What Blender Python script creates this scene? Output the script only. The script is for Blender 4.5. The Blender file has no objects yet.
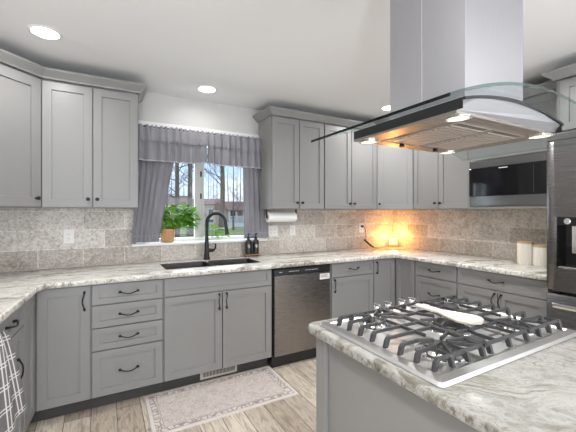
import bpy, bmesh, math, random
from mathutils import Vector, Matrix, noise, geometry
random.seed(7)
SC = bpy.context.scene
COL = SC.collection
R = math.radians

# ------------------------------------------------------------------ camera
CAM_P, CAM_YAW, F_PX, HORIZON = (0.0665, -2.607, 1.361), 28.99, 334.93, 212.82
cam = bpy.data.cameras.new('camera')
cam_o = bpy.data.objects.new('camera', cam)
COL.objects.link(cam_o)
cam_o.location = CAM_P
cam_o.rotation_euler = (R(90), 0, -R(CAM_YAW))
cam.sensor_fit = 'HORIZONTAL'
cam.sensor_width = 36.0
cam.lens = 36.0 * F_PX / 576.0
cam.shift_y = (HORIZON - 216.0) / 576.0
cam.clip_start = 0.02
cam.clip_end = 500
SC.camera = cam_o

# ------------------------------------------------------------------ exposure, sky, large lights
SC.view_settings.view_transform = 'Standard'
SC.view_settings.look = 'None'
SC.view_settings.gamma = 1.0
SC.view_settings.use_curve_mapping = False
SC.view_settings.exposure = 0.66

world = bpy.data.worlds.new('sky')
SC.world = world
world.use_nodes = True
wn, wl = world.node_tree.nodes, world.node_tree.links
wn.clear()
w_out = wn.new('ShaderNodeOutputWorld')
w_bg = wn.new('ShaderNodeBackground')
w_tc = wn.new('ShaderNodeTexCoord')
w_map = wn.new('ShaderNodeMapping')
w_map.inputs['Scale'].default_value = (1, 1, 3.0)
w_nz = wn.new('ShaderNodeTexNoise')
w_nz.inputs['Scale'].default_value = 3.2
w_nz.inputs['Detail'].default_value = 6
w_rp = wn.new('ShaderNodeValToRGB')
w_rp.color_ramp.elements[0].position = 0.42
w_rp.color_ramp.elements[0].color = (0.44, 0.62, 0.86, 1)
w_rp.color_ramp.elements[1].position = 0.62
w_rp.color_ramp.elements[1].color = (0.74, 0.82, 0.92, 1)
wl.new(w_tc.outputs['Generated'], w_map.inputs['Vector'])
wl.new(w_map.outputs[0], w_nz.inputs['Vector'])
wl.new(w_nz.outputs[0], w_rp.inputs[0])
wl.new(w_rp.outputs[0], w_bg.inputs['Color'])
wl.new(w_bg.outputs[0], w_out.inputs['Surface'])
w_bg.inputs['Strength'].default_value = 1.1


def area_light(name, loc, rot, sx, sy, power, color=(1, 1, 1), shape='RECTANGLE', spread=180, parent=None):
    d = bpy.data.lights.new(name, 'AREA')
    d.shape = shape
    d.size = sx
    d.size_y = sy
    d.energy = power
    d.color = color
    d.spread = R(spread)
    o = bpy.data.objects.new(name, d)
    COL.objects.link(o)
    o.location = loc
    o.rotation_euler = rot
    if parent:
        o.parent = parent
    return o


# added fill light from unseen space behind the camera; daylight through the kitchen window
REAR_FILL_POWER, LAMP_POWER, WINDOW_POWER = 50.0, 4.2, 11.0
FILL_LAMP_POWER = 7.0
area_light('rear_fill_light', (0.9, -5.32, 1.1), (R(90), 0, 0), 4.0, 2.0, REAR_FILL_POWER, (0.94, 0.97, 1.0))
area_light('window_daylight', (0.93, 0.98, 1.55), (R(-90), 0, 0), 1.05, 0.9, WINDOW_POWER, (0.86, 0.93, 1.0))
# two added fill spots behind the camera, without fixtures, brighten the ceiling
for ux, uy, up in ((-.75, -4.5, 140), (2.7, -4.5, 62)):
    d = bpy.data.lights.new('ceiling_fill_light', 'SPOT')
    d.energy, d.spot_size, d.spot_blend, d.shadow_soft_size = up, R(172), 0.35, 0.2
    d.color = (0.97, 0.985, 1.0)
    o = bpy.data.objects.new('ceiling_fill_light', d)
    COL.objects.link(o)
    o.location = (ux, uy, 1.05)
    o.rotation_euler = (R(180), 0, 0)

# ------------------------------------------------------------------ mesh builder
BASE = {}


class MB:
    def __init__(self):
        self.bm = bmesh.new()
        self.M = Matrix.Identity(4)

    def frame(self, O, u=(1, 0, 0), n=(0, -1, 0), w=(0, 0, 1)):
        """local (a, b, c) = along u, outwards n, up w"""
        u, n, w = Vector(u).normalized(), Vector(n).normalized(), Vector(w).normalized()
        self.M = Matrix(((u.x, n.x, w.x, O[0]), (u.y, n.y, w.y, O[1]), (u.z, n.z, w.z, O[2]), (0, 0, 0, 1)))
        return self

    def v(self, p):
        return self.bm.verts.new(self.M @ Vector(p))

    def face(self, vs):
        try:
            return self.bm.faces.new(vs)
        except ValueError:
            return None

    def loft(self, rings, cap0=True, cap1=True, close=True):
        rv = [[self.v(p) for p in r] for r in rings]
        n = len(rv[0])
        for a, b in zip(rv, rv[1:]):
            for i in range(n if close else n - 1):
                j = (i + 1) % n
                self.face([a[i], a[j], b[j], b[i]])
        if cap0:
            self.face(list(reversed(rv[0])))
        if cap1:
            self.face(rv[-1])
        return self

    def box(self, x0, x1, y0, y1, z0, z1, bv=0.0):
        x0, x1 = min(x0, x1), max(x0, x1)
        y0, y1 = min(y0, y1), max(y0, y1)
        z0, z1 = min(z0, z1), max(z0, z1)
        if bv <= 0:
            r = lambda z: [(x0, y0, z), (x1, y0, z), (x1, y1, z), (x0, y1, z)]
            return self.loft([r(z0), r(z1)])
        b = min(bv, (x1 - x0) * .45, (y1 - y0) * .45, (z1 - z0) * .45)
        c = b * 0.3

        def r(i, z):
            k = b - i if False else 0
            X0, X1, Y0, Y1 = x0 + i, x1 - i, y0 + i, y1 - i
            return [(X0 + b, Y0, z), (X1 - b, Y0, z), (X1 - c, Y0 + c, z), (X1, Y0 + b, z), (X1, Y1 - b, z), (X1 - c, Y1 - c, z),
                    (X1 - b, Y1, z), (X0 + b, Y1, z), (X0 + c, Y1 - c, z), (X0, Y1 - b, z), (X0, Y0 + b, z), (X0 + c, Y0 + c, z)]

        def rr(i, z):
            X0, X1, Y0, Y1 = x0 + i, x1 - i, y0 + i, y1 - i
            bb = max(b - i, 1e-5)
            cc = bb * .3
            return [(X0 + bb, Y0, z), (X1 - bb, Y0, z), (X1 - cc, Y0 + cc, z), (X1, Y0 + bb, z), (X1, Y1 - bb, z), (X1 - cc, Y1 - cc, z),
                    (X1 - bb, Y1, z), (X0 + bb, Y1, z), (X0 + cc, Y1 - cc, z), (X0, Y1 - bb, z), (X0, Y0 + bb, z), (X0 + cc, Y0 + cc, z)]
        return self.loft([rr(b, z0), rr(c, z0 + c), rr(0, z0 + b), rr(0, z1 - b), rr(c, z1 - c), rr(b, z1)])

    def tube(self, pts, rad, seg=10, cap=True, closed=False):
        pts = [Vector(p) for p in pts]
        n = len(pts)
        rads = rad if isinstance(rad, (list, tuple)) else [rad] * n
        rings, prev = [], None
        for i, p in enumerate(pts):
            if closed:
                t = pts[(i + 1) % n] - pts[i - 1]
            else:
                t = pts[min(i + 1, n - 1)] - pts[max(i - 1, 0)]
            t.normalize()
            if prev is None:
                a = Vector((0, 0, 1)) if abs(t.z) < .9 else Vector((1, 0, 0))
                s = t.cross(a).normalized()
            else:
                s = (prev - t * prev.dot(t)).normalized()
            prev = s
            q = t.cross(s)
            rings.append([p + (s * math.cos(2 * math.pi * k / seg) + q * math.sin(2 * math.pi * k / seg)) * rads[i] for k in range(seg)])
        if closed:
            rings.append(rings[0])
            self.loft(rings, False, False)
        else:
            self.loft(rings, cap, cap)
        return self

    def lathe(self, prof, c=(0, 0, 0), seg=28, cap0=True, cap1=True, sx=1, sy=1):
        rings = [[(c[0] + r * math.cos(2 * math.pi * k / seg) * sx, c[1] + r * math.sin(2 * math.pi * k / seg) * sy, c[2] + z) for k in range(seg)] for r, z in prof]
        return self.loft(rings, cap0, cap1)

    def panel(self, a0, a1, c0, c1, rings):
        """stepped panel in the (a, c) plane; rings = (inset, b)"""
        rr = [[(a0 + i, b, c0 + i), (a1 - i, b, c0 + i), (a1 - i, b, c1 - i), (a0 + i, b, c1 - i)] for i, b in rings]
        return self.loft(rr)

    def sweep(self, path, prof, closed_prof=True):
        """sweep profile (out, up) along a horizontal path with mitred corners; path = [(x, y)], out = to the right of travel"""
        rings = []
        P = [Vector((p[0], p[1])) for p in path]
        for i, p in enumerate(P):
            d0 = (P[i] - P[i - 1]).normalized() if i > 0 else None
            d1 = (P[i + 1] - P[i]).normalized() if i < len(P) - 1 else None
            d0 = d0 or d1
            d1 = d1 or d0
            n0, n1 = Vector((d0.y, -d0.x)), Vector((d1.y, -d1.x))
            m = (n0 + n1)
            m = m / max(m.dot(n0), 1e-6)
            rings.append([(p.x + m.x * o, p.y + m.y * o, z) for o, z in prof])
        return self.loft(rings)

    def build(self, name, mat, parent=None, smooth=False, angle=35, recalc=True):
        bm = self.bm
        if recalc:
            bmesh.ops.recalc_face_normals(bm, faces=bm.faces)
        if parent is None:
            xs = [v.co for v in bm.verts]
            L = Vector(((min(c.x for c in xs) + max(c.x for c in xs)) / 2, (min(c.y for c in xs) + max(c.y for c in xs)) / 2, min(c.z for c in xs)))
        else:
            L = BASE[parent.name]
        for v in bm.verts:
            v.co -= L
        me = bpy.data.meshes.new(name)
        bm.to_mesh(me)
        bm.free()
        me.materials.append(mat)
        o = bpy.data.objects.new(name, me)
        COL.objects.link(o)
        if parent is None:
            o.location = L
        else:
            o.parent = parent
        BASE[o.name] = L
        if smooth:
            me.shade_smooth()
            try:
                me.set_sharp_from_angle(angle=R(angle))
            except Exception:
                pass
        return o


def thing(name, label, cat, loc=(0, 0, 0), group=None):
    o = bpy.data.objects.new(name, None)
    COL.objects.link(o)
    o.location = loc
    o.empty_display_size = 0.05
    BASE[o.name] = Vector(loc)
    return tag(o, label, cat, group)


def tag(o, label=None, cat=None, group=None, kind=None):
    if label: o['label'] = label
    if cat: o['category'] = cat
    if group: o['group'] = group
    if kind: o['kind'] = kind
    return o


def struct(name, mb, mat, label=None, smooth=False, parent=None):
    o = mb.build(name, mat, parent, smooth)
    if parent is None:
        o['kind'] = 'structure'
        if label: o['label'] = label
    return o


# ------------------------------------------------------------------ materials
class N:
    def __init__(self, name):
        self.m = bpy.data.materials.new(name)
        self.m.use_nodes = True
        self.t = self.m.node_tree
        self.n, self.l = self.t.nodes, self.t.links
        self.b = self.n['Principled BSDF']
        self.out = self.n['Material Output']

    def new(self, typ, **kw):
        x = self.n.new(typ)
        for k, v in kw.items():
            if k in x.inputs:
                x.inputs[k].default_value = v
            else:
                setattr(x, k, v)
        return x

    def link(self, a, b):
        self.l.new(a, b)

    def pos(self):
        return self.new('ShaderNodeNewGeometry').outputs['Position']

    def mapping(self, src, scale=(1, 1, 1), rot=(0, 0, 0), loc=(0, 0, 0)):
        m = self.new('ShaderNodeMapping')
        m.inputs['Scale'].default_value = scale
        m.inputs['Rotation'].default_value = rot
        m.inputs['Location'].default_value = loc
        self.link(src, m.inputs['Vector'])
        return m.outputs[0]

    def noise(self, vec, scale, detail=4, rough=.55, dist=0):
        x = self.new('ShaderNodeTexNoise')
        x.inputs['Scale'].default_value = scale
        x.inputs['Detail'].default_value = detail
        x.inputs['Roughness'].default_value = rough
        x.inputs['Distortion'].default_value = dist
        self.link(vec, x.inputs['Vector'])
        return x.outputs[0]

    def ramp(self, src, stops, interp='LINEAR'):
        r = self.new('ShaderNodeValToRGB')
        e = r.color_ramp.elements
        r.color_ramp.interpolation = interp
        while len(e) > 1:
            e.remove(e[-1])
        for i, (p, c) in enumerate(stops):
            x = e[0] if i == 0 else e.new(p)
            x.position = p
            x.color = (*c, 1) if not isinstance(c, (int, float)) else (c, c, c, 1)
        self.link(src, r.inputs[0])
        return r.outputs[0]

    def mix(self, fac, a, b, mode='MIX'):
        x = self.new('ShaderNodeMix', data_type='RGBA', blend_type=mode)
        for s, i in ((fac, 0), (a, 6), (b, 7)):
            if isinstance(s, (int, float)):
                x.inputs[i].default_value = s
            elif isinstance(s, tuple):
                x.inputs[i].default_value = (*s, 1)
            else:
                self.link(s, x.inputs[i])
        return x.outputs[2]

    def bump(self, h, strength=.2, dist=.01):
        x = self.new('ShaderNodeBump')
        x.inputs['Strength'].default_value = strength
        x.inputs['Distance'].default_value = dist
        self.link(h, x.inputs['Height'])
        self.link(x.outputs[0], self.b.inputs['Normal'])

    def base(self, c):
        if isinstance(c, tuple):
            self.b.inputs['Base Color'].default_value = (*c, 1)
        else:
            self.link(c, self.b.inputs['Base Color'])
        return self

    def set(self, **kw):
        for k, v in kw.items():
            self.b.inputs[k.replace('_', ' ')].default_value = v
        return self


def plain(name, col, rough=.5, metal=0, var=.06, scale=30, bump=0.0, spec=.5):
    """paint-like material with a faint procedural mottling"""
    k = N(name)
    nz = k.noise(k.pos(), scale, 3)
    c = k.mix(nz, tuple(x * (1 - var) for x in col), tuple(min(1, x * (1 + var)) for x in col))
    k.base(c)
    k.b.inputs['Roughness'].default_value = rough
    k.b.inputs['Metallic'].default_value = metal
    k.b.inputs['Specular IOR Level'].default_value = spec
    if bump:
        k.bump(nz, bump, .003)
    return k.m


def brushed(name, col, rough, axis_scale, var=.10):
    k = N(name)
    nz = k.noise(k.mapping(k.pos(), axis_scale), 1.0, 3)
    k.base(k.mix(nz, tuple(x * (1 - var) for x in col), tuple(min(1, x * (1 + var)) for x in col)))
    k.b.inputs['Metallic'].default_value = 1
    r = k.ramp(nz, [(.3, rough * .8), (.7, rough * 1.25)])
    k.link(r, k.b.inputs['Roughness'])
    return k.m


def granite(name, rot, seed, tone=1.0):
    k = N(name)
    p = k.mapping(k.pos(), (1, 1, 1), (0, 0, R(rot)), (seed, seed * .7, 0))
    warp = k.noise(p, 2.2, 4)
    wv = k.new('ShaderNodeVectorMath', operation='SCALE')
    k.link(k.mix(1.0, warp, warp), wv.inputs[0])
    wv.inputs['Scale'].default_value = .55
    q = k.new('ShaderNodeVectorMath', operation='ADD')
    k.link(p, q.inputs[0])
    k.link(wv.outputs[0], q.inputs[1])
    band = k.noise(k.mapping(q.outputs[0], (1.2, 6.5, 3.5)), 1.6, 8, .62, .5)
    c = k.ramp(band, [(.25, (.15, .13, .10)), (.36, (.34, .31, .26)), (.43, (.56, .54, .49)), (.52, (.80, .79, .76)), (.58, (.68, .645, .59)), (.65, (.36, .355, .30)), (.76, (.68, .66, .62))])
    vein = k.noise(k.mapping(q.outputs[0], (2.0, 11, 6)), 2.0, 6, .6, 1.2)
    vm = k.ramp(vein, [(.47, 0.0), (.50, 1.0), (.53, 0.0)])
    vf = k.noise(p, 5, 2)
    vmm = k.mix(1.0, vm, k.ramp(vf, [(.42, 0.0), (.62, .75)]), 'MULTIPLY')
    c = k.mix(vmm, c, (.30, .25, .18))
    sp = k.noise(k.pos(), 140, 2)
    c = k.mix(k.ramp(sp, [(.58, 0.0), (.70, .5)]), c, (.30, .27, .22))
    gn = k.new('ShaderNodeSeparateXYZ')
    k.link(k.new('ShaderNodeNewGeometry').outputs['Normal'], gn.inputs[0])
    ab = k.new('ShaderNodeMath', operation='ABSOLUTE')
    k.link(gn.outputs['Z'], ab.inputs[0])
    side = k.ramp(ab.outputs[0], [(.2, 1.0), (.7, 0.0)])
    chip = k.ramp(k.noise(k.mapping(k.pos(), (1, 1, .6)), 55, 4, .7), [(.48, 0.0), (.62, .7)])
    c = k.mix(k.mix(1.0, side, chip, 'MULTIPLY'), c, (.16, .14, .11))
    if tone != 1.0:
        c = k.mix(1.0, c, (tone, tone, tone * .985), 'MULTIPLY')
    k.base(c)
    k.b.inputs['Roughness'].default_value = .16
    k.bump(k.noise(k.pos(), 60, 3), .05, .004)
    return k.m


def tile(name, along):
    """6 x 12 inch tumbled travertine tiles; along = 'X' or 'Y' is the wall's horizontal axis"""
    k = N(name)
    sx = k.new('ShaderNodeSeparateXYZ')
    k.link(k.pos(), sx.inputs[0])
    cx = k.new('ShaderNodeCombineXYZ')
    k.link(sx.outputs[along], cx.inputs[0])
    k.link(sx.outputs['Z'], cx.inputs[1])
    p = k.mapping(cx.outputs[0], (1, 1, 1), (0, 0, 0), (0.07, -0.917 + .456, 0))
    b = k.new('ShaderNodeTexBrick')
    b.offset = .5
    k.link(p, b.inputs['Vector'])
    b.inputs['Color1'].default_value = (.42, .38, .335, 1)
    b.inputs['Color2'].default_value = (.70, .67, .635, 1)
    b.inputs['Mortar'].default_value = (.80, .77, .72, 1)
    b.inputs['Scale'].default_value = 1.0
    b.inputs['Mortar Size'].default_value = .0034
    b.inputs['Mortar Smooth'].default_value = .3
    b.inputs['Bias'].default_value = .1
    b.inputs['Brick Width'].default_value = .305
    b.inputs['Row Height'].default_value = .152
    m1 = k.noise(k.pos(), 5.5, 8, .66, 1.6)
    c = k.mix(.75, b.outputs['Color'], k.ramp(m1, [(.3, (.42, .36, .31)), (.43, (.80, .75, .70)), (.52, (1.0, .98, .96)), (.60, (.78, .73, .68)), (.72, (1.0, .97, .94))]), 'MULTIPLY')
    m2 = k.noise(k.pos(), 55, 6, .75, .5)
    c = k.mix(k.ramp(m2, [(.38, .6), (.50, 0.0)]), c, (.24, .20, .17))
    c = k.mix(k.ramp(m2, [(.52, 0.0), (.66, .6)]), c, (.76, .74, .71))
    k.base(c)
    k.b.inputs['Roughness'].default_value = .42
    h = k.mix(.5, k.ramp(b.outputs['Fac'], [(0, 1.0), (1, 0.0)]), m2)
    k.bump(h, .35, .004)
    return k.m


def floor_mat():
    k = N('wood_look_plank_tile')
    sx = k.new('ShaderNodeSeparateXYZ')
    k.link(k.pos(), sx.inputs[0])
    cx = k.new('ShaderNodeCombineXYZ')
    k.link(sx.outputs['Y'], cx.inputs[0])
    k.link(sx.outputs['X'], cx.inputs[1])
    b = k.new('ShaderNodeTexBrick')
    b.offset = .37
    k.link(cx.outputs[0], b.inputs['Vector'])
    b.inputs['Color1'].default_value = (.42, .365, .31, 1)
    b.inputs['Color2'].default_value = (.72, .675, .61, 1)
    b.inputs['Mortar'].default_value = (.20, .18, .16, 1)
    b.inputs['Scale'].default_value = 1
    b.inputs['Mortar Size'].default_value = .0032
    b.inputs['Brick Width'].default_value = .92
    b.inputs['Row Height'].default_value = .152
    g = k.noise(k.mapping(k.pos(), (9, 1.3, 1)), 3.2, 9, .68, 1.1)
    c = k.mix(.85, b.outputs['Color'], k.ramp(g, [(.30, (.36, .29, .23)), (.45, (.78, .72, .66)), (.55, (1.15, 1.1, 1.03)), (.66, (.55, .48, .41)), (.75, (1, .96, .9))]), 'MULTIPLY')
    g2 = k.noise(k.mapping(k.pos(), (30, 4, 1)), 2, 5, .7)
    c = k.mix(k.ramp(g2, [(.55, 0.0), (.68, .45)]), c, (.70, .66, .60))
    k.base(c)
    k.b.inputs['Roughness'].default_value = .38
    k.bump(g, .12, .003)
    return k.m


def rug_mat():
    k = N('printed_rug_pile')
    tc = k.new('ShaderNodeTexCoord')
    s = k.new('ShaderNodeSeparateXYZ')
    k.link(tc.outputs['Generated'], s.inputs[0])

    def edge(axis, size):
        a = k.new('ShaderNodeMath', operation='SUBTRACT')
        k.link(s.outputs[axis], a.inputs[0])
        a.inputs[1].default_value = .5
        ab = k.new('ShaderNodeMath', operation='ABSOLUTE')
        k.link(a.outputs[0], ab.inputs[0])
        d = k.new('ShaderNodeMath', operation='SUBTRACT')
        d.inputs[0].default_value = .5
        k.link(ab.outputs[0], d.inputs[1])
        m = k.new('ShaderNodeMath', operation='MULTIPLY')
        k.link(d.outputs[0], m.inputs[0])
        m.inputs[1].default_value = size
        return m.outputs[0]
    mn = k.new('ShaderNodeMath', operation='MINIMUM')
    k.link(edge('X', 1.02), mn.inputs[0])
    k.link(edge('Y', .53), mn.inputs[1])
    dist = mn.outputs[0]
    band = k.ramp(dist, [(0.0, 0.0), (.018, 0.0), (.020, 1.0), (.024, 1.0), (.026, .15), (.066, .15), (.068, 1.0), (.074, 1.0), (.076, 0.0)], 'CONSTANT')
    inb = k.ramp(dist, [(.0, 0.0), (.026, 1.0), (.066, 0.0)], 'CONSTANT')
    infield = k.ramp(dist, [(.0, 0.0), (.076, 1.0)], 'CONSTANT')
    v = k.new('ShaderNodeTexVoronoi', feature='DISTANCE_TO_EDGE')
    k.link(k.pos(), v.inputs['Vector'])
    v.inputs['Scale'].default_value = 26
    orn = k.ramp(v.outputs['Distance'], [(.05, 1.0), (.16, 0.0)])
    n1 = k.noise(k.pos(), 60, 4, .7, 2)
    fld = k.ramp(n1, [(.47, .85), (.56, 0.0)])
    n2 = k.noise(k.pos(), 11, 4, .6, .8)
    dark = (.27, .19, .18)
    c = k.mix(n2, (.60, .55, .52), (.76, .72, .685))
    f1 = k.mix(1.0, fld, k.ramp(n2, [(.35, .25), (.6, .85)]), 'MULTIPLY')
    f1 = k.mix(1.0, f1, infield, 'MULTIPLY')
    c = k.mix(f1, c, (.38, .29, .27))
    o1 = k.mix(1.0, orn, inb, 'MULTIPLY')
    o1 = k.mix(.5, o1, k.mix(1.0, o1, n1, 'MULTIPLY'))
    c = k.mix(o1, c, dark)
    c = k.mix(k.mix(1.0, band, k.ramp(n1, [(.4, .25), (.6, .8)]), 'MULTIPLY'), c, dark)
    k.base(c)
    k.b.inputs['Roughness'].default_value = .95
    k.b.inputs['Specular IOR Level'].default_value = .1
    k.bump(k.noise(k.pos(), 400, 2), .4, .002)
    return k.m


def fabric(name, c1, c2, scale=(260, 260, 260), translucent=0.0):
    k = N(name)
    nz = k.noise(k.mapping(k.pos(), scale), 1, 2)
    big = k.noise(k.pos(), 8, 3)
    c = k.mix(k.mix(.5, nz, big), c1, c2)
    k.base(c)
    k.b.inputs['Roughness'].default_value = .9
    k.b.inputs['Specular IOR Level'].default_value = .15
    if translucent:
        t = k.new('ShaderNodeBsdfTranslucent')
        k.link(c, t.inputs['Color'])
        mx = k.new('ShaderNodeMixShader')
        mx.inputs[0].default_value = translucent
        k.link(k.b.outputs[0], mx.inputs[1])
        k.link(t.outputs[0], mx.inputs[2])
        k.link(mx.outputs[0], k.out.inputs['Surface'])
    return k.m


def plaid():
    k = N('grey_plaid_cotton')
    tc = k.new('ShaderNodeTexCoord')
    s = k.new('ShaderNodeSeparateXYZ')
    k.link(tc.outputs['UV'], s.inputs[0])

    def lines(axis, freq):
        m = k.new('ShaderNodeMath', operation='MULTIPLY')
        k.link(s.outputs[axis], m.inputs[0])
        m.inputs[1].default_value = freq
        f = k.new('ShaderNodeMath', operation='FRACT')
        k.link(m.outputs[0], f.inputs[0])
        return k.ramp(f.outputs[0], [(0, 0.0), (.28, 1.0), (.335, 0.0), (.44, 1.0), (.495, 0.0)], 'CONSTANT')
    mx = k.mix(1.0, lines('X', 5), lines('Y', 4.5), 'LIGHTEN')
    n = k.noise(k.pos(), 300, 2)
    c = k.mix(mx, k.mix(n, (.14, .135, .14), (.24, .23, .235)), (.78, .77, .77))
    k.base(c)
    k.set(Roughness=.95)
    k.bump(n, .4, .002)
    return k.m


def thin_glass(name, tint, refl=.8):
    k = N(name)
    k.n.remove(k.b)
    t = k.new('ShaderNodeBsdfTransparent')
    t.inputs['Color'].default_value = (*tint, 1)
    g = k.new('ShaderNodeBsdfGlossy')
    g.inputs['Roughness'].default_value = .02
    f = k.new('ShaderNodeLayerWeight', Blend=.5)
    pw = k.new('ShaderNodeMath', operation='POWER')
    k.link(f.outputs['Facing'], pw.inputs[0])
    pw.inputs[1].default_value = 4.5
    m = k.new('ShaderNodeMath', operation='MULTIPLY_ADD')
    k.link(pw.outputs[0], m.inputs[0])
    m.inputs[1].default_value = .5 * refl
    m.inputs[2].default_value = .04 * refl
    mx = k.new('ShaderNodeMixShader')
    k.link(m.outputs[0], mx.inputs[0])
    k.link(t.outputs[0], mx.inputs[1])
    k.link(g.outputs[0], mx.inputs[2])
    k.link(mx.outputs[0], k.out.inputs['Surface'])
    return k.m


def glow(name, col, strength):
    k = N(name)
    nz = k.noise(k.pos(), 40, 3)
    k.link(k.mix(nz, tuple(x * .8 for x in col), col), k.b.inputs['Emission Color'])
    k.base(col)
    k.b.inputs['Emission Strength'].default_value = strength
    return k.m


M = {}
M['cab'] = plain('grey_cabinet_paint', (.256, .253, .249), .36, var=.02, scale=14)
M['kick'] = plain('dark_grey_toe_kick', (.06, .058, .056), .5)
M['wall'] = plain('warm_white_wall_paint', (.56, .55, .535), .7, var=.02, scale=60, bump=.05)
M['ceil'] = plain('white_ceiling_paint', (.80, .80, .805), .8, var=.015, scale=90, bump=.05)
M['trim'] = plain('white_gloss_trim_paint', (.82, .82, .81), .35, var=.015)
M['sash'] = plain('warm_grey_vinyl_sash', (.50, .49, .46), .4, var=.02)
M['black'] = plain('matte_black_metal', (.012, .012, .013), .38, metal=.3, var=.2)
M['blackplastic'] = plain('black_plastic', (.012, .012, .013), .3, var=.2)
M['blackglass'] = plain('black_appliance_glass', (.006, .006, .007), .06, var=.2)
M['iron'] = plain('cast_iron_grate', (.05, .05, .052), .36, var=.25, scale=120, bump=.15)
M['steel'] = brushed('brushed_stainless_cooktop', (.57, .565, .56), .36, (20, 900, 900), .03)
M['hoodsteel'] = brushed('brushed_hood_steel', (.42, .42, .445), .42, (1200, 1200, 12), .02)
M['fridge'] = brushed('dark_brushed_fridge_steel', (.215, .206, .204), .28, (12, 12, 1300), .03)
M['dishwasher'] = brushed('dishwasher_brushed_steel', (.27, .252, .24), .28, (12, 12, 1300), .03)
M['mwsteel'] = brushed('microwave_trim_steel', (.27, .265, .265), .22, (12, 12, 1300), .03)
M['chrome'] = plain('polished_chrome', (.82, .82, .82), .12, metal=1, var=.03)
M['hoodunder'] = brushed('hood_underside_steel', (.40, .36, .33), .28, (12, 900, 900), .04)
M['filter'] = brushed('hood_filter_steel', (.66, .62, .58), .35, (12, 900, 900), .04)
M['sink'] = brushed('sink_steel', (.13, .12, .115), .35, (600, 50, 50), .05)
M['granite'] = granite('veined_granite_counter', 12, 2.0)
M['granite_island'] = granite('veined_granite_island', 62, 5.3, .54)  # same stone, colour darkened to offset the strong light on the island
M['tilex'] = tile('travertine_tile_back', 'X')
M['tiley'] = tile('travertine_tile_right', 'Y')
M['floor'] = floor_mat()
M['rug'] = rug_mat()
M['curtain'] = fabric('lilac_grey_curtain_linen', (.235, .23, .252), (.37, .365, .395), translucent=.15)
M['curtrim'] = fabric('curtain_white_band', (.44, .44, .46), (.54, .54, .56))
M['curline'] = fabric('curtain_stitch_grey', (.20, .20, .215), (.27, .27, .29))
M['towel'] = plaid()
M['paper'] = plain('white_paper_towel', (.86, .85, .83), .9, var=.02, bump=.15)
M['white'] = plain('white_plastic', (.80, .79, .77), .35, var=.02)
M['vent'] = plain('beige_register_metal', (.62, .57, .50), .45)
M['glass'] = thin_glass('window_glass', (.97, .98, .98), .55)
M['hoodglass'] = thin_glass('hood_canopy_glass', (.93, .96, .96), .6)
M['glassedge'] = thin_glass('green_glass_edge', (.55, .66, .63), 1.6)
M['glassend'] = thin_glass('dark_green_glass_end', (.12, .19, .18), 1.2)
M['lens'] = glow('downlight_lens', (1, .97, .92), 9)
M['hoodlens'] = glow('lit_hood_lens', (1, .93, .82), .40)
M['wood'] = plain('tray_wood', (.33, .18, .10), .5, var=.25, scale=50)
M['palewood'] = plain('pale_bamboo_lid', (.50, .36, .21), .5, var=.2, scale=60)
M['ceramic'] = plain('cream_ceramic', (.76, .72, .64), .4, var=.03)
M['cork'] = plain('tan_woven_pot', (.52, .29, .14), .7, var=.2, scale=80, bump=.3)
M['soil'] = plain('potting_soil', (.05, .035, .025), .9, var=.3)
M['leaf'] = plain('pothos_leaf', (.15, .36, .04), .6, spec=.2, var=.55, scale=22)
M['stem'] = plain('green_stem', (.12, .22, .04), .6)
M['label'] = plain('white_print', (.7, .74, .74), .6)
M['amber'] = glow('amber_lamp_glow', (1.0, .55, .16), 3.0)
M['spoon'] = plain('cream_glazed_spoon_rest', (.68, .63, .55), .3, var=.05)

# ------------------------------------------------------------------ room shell
XL, XR, YB, YF, ZC = -0.92, 3.478, 0.645, -5.2, 2.45
SPLAY = R(3.7)
lu = Vector((-math.sin(SPLAY), -math.cos(SPLAY), 0))    # along the left run, towards the camera
ln = Vector((math.cos(SPLAY), -math.sin(SPLAY), 0))     # out of the left run, into the room

struct('floor', MB().box(-1.7, 3.7, -5.4, .87, -.06, 0), M['floor'], 'wood-look plank tile floor of the kitchen')
struct('ceiling', MB().box(-1.7, 3.7, -5.4, .87, ZC, ZC + .08), M['ceil'], 'white painted ceiling')
WX0, WX1, WZ0, WZ1 = .40, 1.50, 1.085, 2.085
b = MB()
b.box(-1.0, WX0, YB, .83, 0, ZC)
b.box(WX1, XR + .12, YB, .83, 0, ZC)
b.box(WX0, WX1, YB, .83, 0, WZ0)
b.box(WX0, WX1, YB, .83, WZ1, ZC)
struct('wall_back', b, M['wall'], 'back wall with the window over the sink')
struct('wall_right', MB().box(XR, XR + .12, YF, YB, 0, ZC), M['wall'], 'right wall behind microwave and refrigerator')
b = MB().frame((XL - .02, YB, 0), lu, -ln)
b.box(0, 5.9, 0, .12, 0, ZC)
struct('wall_left', b, M['wall'])
b = MB()
b.box(-1.7, -1.1, YF - .12, YF, 0, ZC)
b.box(2.9, 3.6, YF - .12, YF, 0, ZC)
b.box(-1.1, 2.9, YF - .12, YF, 2.1, ZC)
struct('wall_front', b, M['wall'])

# backsplash
b = MB()
b.box(-.90, WX0 - .07, .633, YB - .0005, .918, 1.405)
b.box(WX1 + .07, XR - .0005, .633, YB - .0005, .918, 1.405)
b.box(WX0 - .07, WX1 + .07, .633, YB - .0005, .918, 1.062)
struct('trim_1', b, M['tilex'], 'travertine tile backsplash along the back wall')
struct('trim_2', MB().box(XR - .0125, XR - .0005, -1.42, .6325, .918, 1.405), M['tiley'], 'travertine tile backsplash along the right wall')

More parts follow.
